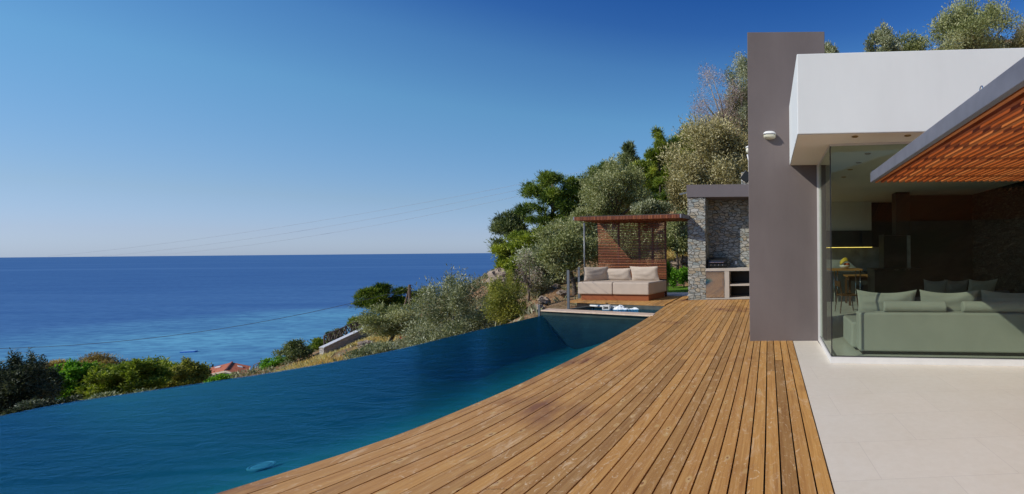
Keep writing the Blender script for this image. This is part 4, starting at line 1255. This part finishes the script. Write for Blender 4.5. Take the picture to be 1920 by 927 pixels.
tree("olive_tree", "grey green olive tree rising behind the daybed railing", "tree", 1066, 412, 528, 128, 19, L['olive'], 'olive', 21000, 34, .33, .13, .036, tr=.09, trunk_px=1078)
tree("olive_tree", "grey green olive tree left of the railing above the bare earth", "tree", 1020, 436, 542, 100, 21, L['olive_grey'], 'olive', 15000, 28, .33, .13, .038, tr=.08)
tree("olive_tree", "olive tree seen through the pavilion's louvred screen", "tree", 1180, 415, 520, 130, 20.5, L['olive'], 'olive', 11000, 26, .33, .14, .04, tr=.09)
tree("bush", "olive green bush between pavilion and stone pillar", "bush", 1268, 398, 478, 58, 21, L['olive'], 'olive', 8000, 18, .36, .13, .038, tr=.07)
tree("bush", "yellow green bush low beside the stone pillar", "bush", 1280, 435, 482, 40, 21.5, L['yellow'], 'olive', 4500, 14, .38, .13, .03, tr=.05)
tree("bare_tree", "dead grey brown sapling on the bare slope", "tree", 990, 470, 560, 50, 19, L['twig'], 'twig', 900, 16, .32, .12, .012, bark='bark', tr=.05)
tree("bush", "dark green garden shrub beside the stone pillar's foot", "bush", 1282, 502, 532, 26, 20.2, L['bright'], 'broad', 1800, 10, .4, .09, .045, trunk=True, tr=.03)
tree("bush", "dark green garden shrub just right of the screen", "bush", 1262, 500, 538, 22, 19.5, L['bright'], 'broad', 1500, 10, .4, .09, .045, tr=.03)
tree("bush", "slim climbing plant at the screen's right edge", "bush", 1252, 492, 540, 11, 17.9, L['bright'], 'broad', 900, 8, .45, .08, .04, tr=.02, floor=.0)
# scrub at the cliff top
tree("bush", "brown green scrub on the earth bank left of the dead sapling", "bush", 1010, 520, 560, 50, 19.5, L['scrub'], 'olive', 2500, 12, .38, .1, .03, tr=.03)
tree("bush", "brown scrub hanging under the light green pine", "bush", 970, 510, 548, 42, 26, L['scrub'], 'olive', 2500, 12, .38, .12, .035, tr=.03)
tree("bush", "tan scrub filling the slope right of the huge tan olive, under the mauve tree", "bush", 1384, 250, 345, 70, 26, L['olive_tan'], 'olive', 9000, 22, .36, .16, .045, tr=.06)
tree("bush", "tan scrub behind the drain spout", "bush", 1285, 350, 425, 60, 26, L['olive_tan'], 'olive', 6000, 18, .36, .15, .045, tr=.05)
tree("bush", "grey green scrub between the rounded olive and the big dark pine", "bush", 1098, 380, 450, 70, 26, L['olive'], 'olive', 7000, 18, .36, .15, .045, tr=.05)
tree("bush", "grey green scrub behind the pavilion roof's middle", "bush", 1185, 390, 440, 90, 27, L['olive'], 'olive', 7000, 18, .36, .15, .045, tr=.05)
tree("pine_tree", "mid green pine filling the gap between the big dark pine and the rounded olive", "tree", 1090, 330, 445, 92, 31, L['pine'], 'pine', 15000, 34, .23, .22, .036, tr=.12)
tree("pine_tree", "yellow green pine right behind the rounded olive", "tree", 1205, 292, 405, 66, 31, L['pine_yellow'], 'pine', 15000, 34, .23, .22, .036, tr=.12)
tree("pine_tree", "bright green pine on the crest beside the mauve twigged tree", "tree", 1296, 226, 335, 76, 34, L['pine_yellow'], 'pine', 13000, 30, .25, .24, .04, tr=.12)
# --- behind the roof block
tree("olive_tree", "small pale olive just right of the tower top", "tree", 1558, 80, 130, 34, 27, L['olive_grey'], 'olive', 4500, 10, .42, .16, .045, tr=.07)
tree("olive_tree", "silver olive in the middle of the roof edge", "tree", 1655, 56, 130, 66, 25, L['olive_grey'], 'olive', 9000, 20, .32, .14, .04, tr=.1, shoots=10)
tree("olive_tree", "low green olive between the two larger roofline olives", "tree", 1700, 68, 130, 80, 26, L['olive'], 'olive', 6000, 18, .36, .15, .045, tr=.1)
tree("olive_tree", "tallest broad olive above the white roof's right part", "tree", 1818, 14, 130, 165, 24, L['olive'], 'olive', 24000, 40, .29, .14, .038, tr=.16, shoots=22)
tree("bush", "brown green scrub along the roof edge below the tallest olive", "bush", 1885, 62, 135, 90, 25, L['olive_tan'], 'olive', 7000, 18, .36, .14, .04, tr=.06)
tree("olive_tree", "dark olive cut by the right edge of the view above the roof", "tree", 1925, 30, 130, 56, 24, L['olive_tan'], 'olive', 4500, 14, .38, .15, .045, tr=.1)
# --- middle, beyond the infinity edge
tree("olive_tree", "large silver olive tree just beyond the middle of the infinity edge", "tree", 852, 533, 690, 168, 16.5, L['olive_grey'], 'olive', 30000, 46, .27, .11, .026, tr=.11, shoots=34)
tree("bush", "rounded yellow green bush right of the large silver olive", "bush", 952, 520, 625, 84, 16, L['yellow'], 'olive', 13000, 28, .34, .085, .022, tr=.05, shoots=14)
tree("olive_tree", "grey olive tree with dark forked trunk left of the large silver olive", "tree", 738, 572, 640, 118, 25, L['olive'], 'olive', 15000, 32, .3, .13, .035, tr=.10, shoots=10)
tree("pine_tree", "green pine standing against the sea beside the utility pole", "tree", 722, 532, 592, 84, 36, L['pine'], 'pine', 20400, 30, .27, 0.245, 0.040, tr=.15)
tree("pine_tree", "small green pine top right of the utility pole", "tree", 788, 536, 580, 44, 37, L['pine_yellow'], 'pine', 7650, 14, .34, 0.231, 0.040, tr=.1)
tree("bush", "low silver shrub at the pool edge below the forked olive", "bush", 722, 646, 680, 120, 19, L['olive_grey'], 'olive', 8000, 22, .32, .1, .03, tr=.04)
tree("bush", "low pale shrub between forked olive and large silver olive", "bush", 800, 612, 660, 80, 19.5, L['scrub'], 'olive', 6500, 18, .34, .1, .03, tr=.04)
tree("bush", "dark green bush leftmost on the dry grass slope", "bush", 552, 642, 676, 52, 36, L['pine_grey'], 'olive', 6000, 18, .36, .16, .06, tr=.08)
tree("bush", "dark green bush on the slope edge left of the white stair wall", "bush", 600, 636, 660, 44, 40, L['pine'], 'olive', 4000, 14, .38, .18, .07, tr=.07)
tree("bush", "grey green bush halfway up the slope edge above the stair railing", "bush", 632, 613, 640, 30, 44, L['pine_grey'], 'pine', 5950, 12, .38, 0.177, 0.048, tr=.07)
tree("bush", "dark green bush uppermost on the slope edge under the pine", "bush", 664, 592, 622, 32, 44, L['pine'], 'olive', 4500, 14, .38, .18, .07, tr=.08)
tree("bush", "green creeper at the bottom tip of the dry grass slope", "bush", 516, 668, 700, 44, 36, L['bright'], 'broad', 3500, 16, .36, .14, .07, tr=.05)
tree("bush", "low dark scrub on the distant headland right of the silver olive", "bush", 893, 537, 551, 64, 48, L['pine'], 'olive', 3500, 18, .3, .2, .08, tr=.06)
tree("bush", "pale green scrub below the rock outcrop at the headland", "bush", 925, 520, 545, 24, 30, L['yellow'], 'olive', 1500, 8, .42, .14, .05, tr=.04)
# --- left, beyond the infinity edge
tree("tree", "black green tree at the left edge of the view with grey tips", "tree", 22, 682, 800, 100, 12, L['dark'], 'olive', 36000, 44, .28, .065, .02, tr=.13, shoots=14)
tree("tree", "black green tree second from the left with a small pointed top", "tree", 62, 678, 790, 62, 13, L['dark'], 'olive', 24000, 34, .28, .065, .02, tr=.1, shoots=6)
tree("bush", "bush with shade darkened leaves under the left trees at the pool edge", "bush", 92, 748, 810, 120, 11.6, L['dark'], 'olive', 24000, 34, .3, .06, .02, tr=.06)
tree("tamarisk_bush", "small rounded ochre tamarisk between the black green trees and the bright green tree", "bush", 98, 678, 720, 52, 17, L['tamarisk'], 'olive', 17000, 26, .34, .075, .018, tr=.05)
tree("tamarisk_bush", "wide ochre tamarisk behind the bright green tree", "bush", 172, 666, 735, 104, 17, L['tamarisk'], 'olive', 30000, 40, .3, .075, .018, tr=.07)
tree("tree", "bright green leafy tree in front of the wide tamarisk", "tree", 140, 686, 756, 66, 14.5, L['bright'], 'broad', 15000, 34, .24, .07, .042, tr=.06, shoots=14)
tree("tree", "dark green tree between the bright green tree and the reeds", "tree", 190, 692, 765, 76, 14.8, L['pine'], 'olive', 15000, 28, .3, .075, .025, tr=.07)
tree("bush", "light green broad leaved thicket in the middle of the left hedge", "bush", 240, 682, 752, 112, 14.5, L['lime'], 'broad', 22000, 44, .23, .085, .032, tr=.05, shoots=14)
tree("bush", "tall leafy green bush right of the broad leaved thicket", "bush", 296, 684, 740, 92, 17, L['lime'], 'broad', 17000, 34, .24, .10, .04, tr=.05, shoots=14)
tree("bush", "yellow green bush in front of the red roofed house", "bush", 330, 682, 742, 92, 16.2, L['yellow'], 'broad', 20000, 38, .25, .075, .034, tr=.06, shoots=9)
tree("bush", "low green bush hiding the foot of the red roofed house", "bush", 408, 702, 724, 36, 30, L['bright'], 'broad', 6000, 18, .34, .14, .07, tr=.05)
tree("bush", "grey green bush behind the yellow green bush, left of the red roof", "bush", 370, 690, 716, 30, 32, L['pine_grey'], 'olive', 3500, 14, .38, .2, .08, tr=.06)
tree("bush", "thin silver shrub along the pool edge below the thicket", "bush", 225, 737, 760, 90, 10.8, L['olive_grey'], 'olive', 6000, 22, .3, .07, .022, tr=.03)

# ---- dry grass and ground scrub as uncountable cover
def cover(name, mat, boxes, Ln, Wd, up, n, seed, style_spread=.35):
    rg = np.random.RandomState(seed); Vs = []; tot = sum((x1 - x0) * (y1 - y0) * d for x0, x1, y0, y1, d in boxes); Rn = []
    for x0, x1, y0, y1, d in boxes:
        k = int(n * (x1 - x0) * (y1 - y0) * d / tot)
        nt_ = max(1, k // 14)
        cx = rg.uniform(x0, x1, nt_); cy = rg.uniform(y0, y1, nt_)
        keep = (fbm(cx * .5 + 3, cy * .5, 3) > -.10)
        keep &= ~((cx > -6.7) & (cy < 17.2) & (cx < 9)) & ~((cx > -4.9) & (cx < 0) & (cy < 21.1))
        cx = cx[keep].repeat(14); cy = cy[keep].repeat(14)
        x = cx + rg.normal(0, Ln * .35, len(cx)); y = cy + rg.normal(0, Ln * .35, len(cx))
        z = ground(x, y)
        p = np.c_[x, y, z - .02]
        V = leaf_quads(rg, p, np.zeros_like(p), Ln, Wd, up, style_spread, 0)
        Vs.append(V); Rn.append(np.clip(rg.uniform(0, 1, len(cx)) * .6 + (fbm(cx, cy, 2) + .5) * .4, 0, 1))
    V = np.concatenate(Vs); o = arr_mesh(name, V, np.arange(len(V)).reshape(-1, 4), np.concatenate(Rn), mat)
    tag(o, kind="stuff")
gr_c = P(600, 672, 30); 
cover("dry_grass", L['straw'], [(-36, -24, 27, 36, 1.3), (-5.2, -1.0, 20.8, 27, 2.0), (-14, -7, 24, 36, .2)], .30, .035, 1.0, 52000, 5)
cover("ground_scrub", L['scrub'], [(-24, -11, 17, 32, .8), (-12, -6.2, 13, 26, .22), (-45, -22, 30, 50, .5), (-18, 2, 22, 45, .9), (-34, -10, 8, 20, .8), (-2, 16, 18, 36, .9)], .34, .065, .7, 95000, 6, .6)

# rocks
def rock(px, py, Y, w_, h_, label, seed):
    rr = random.Random(seed); c = P(px, py, Y)
    b = MB(); s = w_ / 2
    nu, nv = 22, 14; vs_ = []; fs = []
    ph = [rr.uniform(0, 6) for _ in range(9)]
    for j in range(nv + 1):
        t = math.pi * j / nv
        for i in range(nu):
            a = 2 * math.pi * i / nu
            d = Vector((math.sin(t) * math.cos(a), math.sin(t) * math.sin(a), math.cos(t)))
            k = 1 + .16 * math.sin(3 * d.x + ph[0] + 2 * d.z) + .12 * math.sin(5 * d.y + ph[1] - 3 * d.z) + .12 * math.sin(9 * d.z + 5 * d.x + ph[2]) + rr.uniform(-.13, .13)
            vs_.append((c.x + d.x * s * k, c.y + d.y * s * k, c.z + d.z * h_ / 2 * k))
    for j in range(nv):
        for i in range(nu):
            i2 = (i + 1) % nu
            fs.append((j*nu+i, (j+1)*nu+i, (j+1)*nu+i2, j*nu+i2))
    b.add(vs_, fs); tag(b.build("rock", M['rock'], smooth=False), label, "rock", "rocks on the slope")
rock(938, 527, 29, 1.5, 1.3, "pale rock outcrop at the slope's left edge above the yellow green bush", 1)
rock(1010, 580, 15.6, .35, .28, "small brown rock just beyond the far pool corner", 2)
rock(1020, 564, 17.2, .45, .3, "brown rock on the earth bank between bush and railing", 3)
rock(1056, 550, 18.4, .5, .22, "pale flat rock on the earth behind the railing", 4)
rock(1040, 540, 20.0, .5, .3, "pale rock under the grey green olive on the earth bank", 5)
rock(1278, 495, 22.0, 1.0, .6, "grey rock in the dry grass left of the stone pillar", 6)
rock(688, 648, 29.0, .9, .6, "white boulder beside the silver shrub on the dry grass slope", 7)

# ------------------------------------------------------------------ stair wall and railings on the left slope
wa = P(607, 655, 36); wb = P(690, 617, 40)
stair = empty("stair_wall", wa, "whitewashed stone wall flanking steps down the dry grass slope", "wall")
b = MB(); dn = (wb - wa); pr = Vector((-dn.y, dn.x, 0)).normalized() * .35
b.add([wa + Vector((0,0,-.9)), wb + Vector((0,0,-1.6)), wb + Vector((0,0,.1)), wa + Vector((0,0,.05)), wa + pr + Vector((0,0,-.9)), wb + pr + Vector((0,0,-1.6)), wb + pr + Vector((0,0,.1)), wa + pr + Vector((0,0,.05))],
      [(0,1,2,3),(5,4,7,6),(3,2,6,7),(4,0,3,7),(1,5,6,2)])
b.build("wall_face", M['stone_pale'], stair)
b = MB(); b.bar(wa + pr * .5 + Vector((0, 0, .12)), wb + pr * .5 + Vector((0, 0, .17)), .42, .07); b.build("stringer", M['frame'], stair)
def rustic_rail(a, c_, h_, n, label):
    root = empty("rustic_railing", a, label, "railing", "rustic timber railings")
    b = MB()
    for k in range(n + 1):
        p = a.lerp(c_, k / n); b.tube([p + Vector((0, 0, -.3)), p + Vector((0, 0, h_))], .06, 6)
    b.build("posts", M['railwood'], root)
    b = MB(); b.tube([a + Vector((0, 0, h_)), c_ + Vector((0, 0, h_))], .06, 6); b.tube([a + Vector((0, 0, .12)), c_ + Vector((0, 0, .12))], .05, 6); b.build("rails", M['railwood'], root)
    b = MB()
    for k in range(n):
        p = a.lerp(c_, k / n); q = a.lerp(c_, (k + 1) / n)
        b.tube([p + Vector((0, 0, .12)), q + Vector((0, 0, h_))], .04, 5); b.tube([q + Vector((0, 0, .12)), p + Vector((0, 0, h_))], .04, 5)
    b.build("braces", M['railwood'], root)
rustic_rail(P(608, 651, 38.5), P(686, 615, 42.5), .95, 8, "crossed timber railing beside the white stair wall")
rustic_rail(P(476, 699, 76), P(506, 687, 70), 1.3, 3, "crossed timber railing between the red roofed house and the slope tip")

# ------------------------------------------------------------------ the red roofed house by the beach
ZR, ZE = -19.0, -19.85
hN, hA = P(422.5, 695, z=ZR), P(435, 680, z=ZR)
hL, hFL = P(380, 704, z=ZE), P(394, 690.5, z=ZE)
hR, hFR = P(459, 703.5, z=ZE), P(471, 687.5, z=ZE)
mid_ = (hL + hR + hFL + hFR) / 4
hs_ = empty("beach_house", (mid_.x, mid_.y, -24), "small beach house with gabled red tile roof and two pale skylights", "house")
def ribbed(b, p00, p10, p11, p01, nr):
    # a roof slope with ribs running from eave to ridge
    p00, p10, p11, p01 = map(Vector, (p00, p10, p11, p01))
    nrm = (p10 - p00).cross(p01 - p00).normalized()
    if nrm.z < 0: nrm = -nrm
    vs_ = []; fs = []; m_ = nr * 4
    for j in range(2):
        for i in range(m_ + 1):
            t = i / m_; a = (p00.lerp(p10, t)) if j == 0 else (p01.lerp(p11, t))
            vs_.append(a + nrm * (.09 * abs(math.sin(math.pi * t * nr))))
    for i in range(m_): fs.append((i, i + 1, m_ + 2 + i, m_ + 1 + i))
    b.add(vs_, fs)
    return nrm
b = MB(); nL = ribbed(b, hL, hFL, hA, hN, 16); nR = ribbed(b, hR, hFR, hA, hN, 16)
b.tube([hN + Vector((0, 0, .06)), hA + Vector((0, 0, .06))], .16, 8)
rf = b.build("roof", M['rooftile'], hs_)
b = MB()
def ins(p): return Vector((mid_.x + (p.x - mid_.x) * .94, mid_.y + (p.y - mid_.y) * .94, p.z - .14))
iL, iN, iR, iFL, iA, iFR = map(ins, (hL, hN, hR, hFL, hA, hFR))
bt = -25.5
lo_ = [Vector((p.x, p.y, bt)) for p in (iL, iR, iFR, iFL)]
b.add([iL, iN, iR, iFL, iA, iFR] + lo_, [(6, 7, 2, 1, 0), (7, 8, 5, 2), (8, 9, 3, 4, 5), (9, 6, 0, 3)]); b.build("wall", M['housewall'], hs_)
b = MB(); dv = Vector((.05, -.12, -.12)); b.bar(hL + dv, hN + dv, .1, .24); b.bar(hN + dv, hR + dv, .1, .24); b.build("barge_board", M['housewall'], hs_)
camp = Vector((0, 0, H))
for (corners, n_, p0) in ((((402, 690.6), (405.5, 688.6), (415.5, 686.6), (412.5, 688.8)), nL, hL), (((445, 685.8), (453, 687.2), (455, 689.6), (446.5, 688.2)), nR, hR)):
    q = []
    for (a_, b_) in corners:
        d_ = P(a_, b_, 1.0) - camp
        q.append(camp + d_ * ((p0 + n_ * .11 - camp).dot(n_) / d_.dot(n_)))
    b = MB(); b.add(q + [p + n_ * .07 for p in q], [(4,5,6,7),(0,1,5,4),(1,2,6,5),(2,3,7,6),(3,0,4,7)]); b.build("skylight", M['skylight'], rf)
cp = hFL.lerp(hA, .12) + Vector((0, 0, .2))
b = MB(); b.tube([cp + Vector((0, 0, -.5)), cp + Vector((0, 0, .25))], .10, 8); b.lathe([(.17, 0), (.17, .08), (.05, .16)], tuple(cp + Vector((0, 0, .25))), 10); b.build("chimney", M['dark'], rf)

# blue float on the sea
bf = P(355, 661, z=-36)
flo = empty("float", (bf.x, bf.y, -36), "blue bathing float lying off the beach", "float")
b = MB(); ang = R(20); ax = Vector((math.cos(ang), math.sin(ang), 0)); ay = Vector((-ax.y, ax.x, 0))
hull = [(-2.3, -.7), (1.9, -.7), (2.4, 0), (1.9, .7), (-2.3, .7)]
b.prism([tuple((bf + ax * x + ay * y).xy) for x, y in hull], -36.1, -35.45); b.build("hull", M['blueboat'], flo, bevel=.05)
b = MB(); b.prism([tuple((bf + ax * x * .93 + ay * y * .85).xy) for x, y in hull], -35.44, -35.38); b.build("deck_panel", M['bluedeck'], flo)

# utility pole and cables
pb = P(768, 580, 33); ptp = P(768, 534, 33)
up_ = empty("utility_pole", pb, "leaning braced wooden utility pole between the small pines", "utility pole")
b = MB(); b.tube([pb + Vector((0, 0, -1.5)), ptp], [.10, .08], 8); b.build("post", M['pole'], up_)
b = MB(); b.tube([P(755, 578, 33) + Vector((0, 0, -.4)), P(766, 545, 33)], [.06, .05], 8); b.build("brace", M['pole'], up_)
b = MB(); b.bar(P(764, 541, 33), P(771, 541, 33), .1, .1); b.build("crossarm", M['pole'], up_)
def wire(pts, r_, mat, label, group=None):
    b = MB(); b.tube(pts, r_, 5); tag(b.build("cable", mat), label, "cable", group)
def sag(a, c_, s, n=24):
    return [a.lerp(c_, t) - Vector((0, 0, s * 4 * t * (1 - t))) for t in np.linspace(0, 1, n)]
wire(sag(P(767, 541, 33), P(-160, 655, 30), 1.25), .015, M['cable'], "thick black cable sagging from the utility pole across the sea")
for i, (xr, yr, xl, yl, s, lab) in enumerate(((1110, 318, 90, 481, .9, "uppermost of three thin wires crossing the sky to the hill"), (1105, 327, 190, 481, .95, "middle of three thin wires crossing the sky to the hill"), (1100, 338, 280, 480, 1.0, "lowest of three thin wires crossing the sky to the hill"))):
    wire(sag(P(xr, yr, 45), P(xl, yl, 60), s), .011, M['wire'], lab, "overhead wires")
# red tarpaulin glimpsed under the olives
q = P(776, 611, 30)
b = MB(); nx_ = 8; vs_ = []; fs = []
for j in range(3):
    for i in range(nx_ + 1):
        vs_.append((q.x - .5 + i * 1.0 / nx_, q.y + (j - 1) * .5, q.z + (.12 if j == 1 else -.1) + .04 * math.sin(i * 2.1 + j)))
for j in range(2):
    for i in range(nx_): fs.append((j*(nx_+1)+i, j*(nx_+1)+i+1, (j+1)*(nx_+1)+i+1, (j+1)*(nx_+1)+i))
b.add(vs_, fs)
for (x, y) in ((-.5, -.5), (.5, -.5), (-.5, .5), (.5, .5)): b.tube([(q.x + x, q.y + y, q.z - 1.3), (q.x + x, q.y + y, q.z - .08)], .025, 6)
tag(b.build("canopy", M['red']), "small red canopy half hidden between the two olives", "canopy")
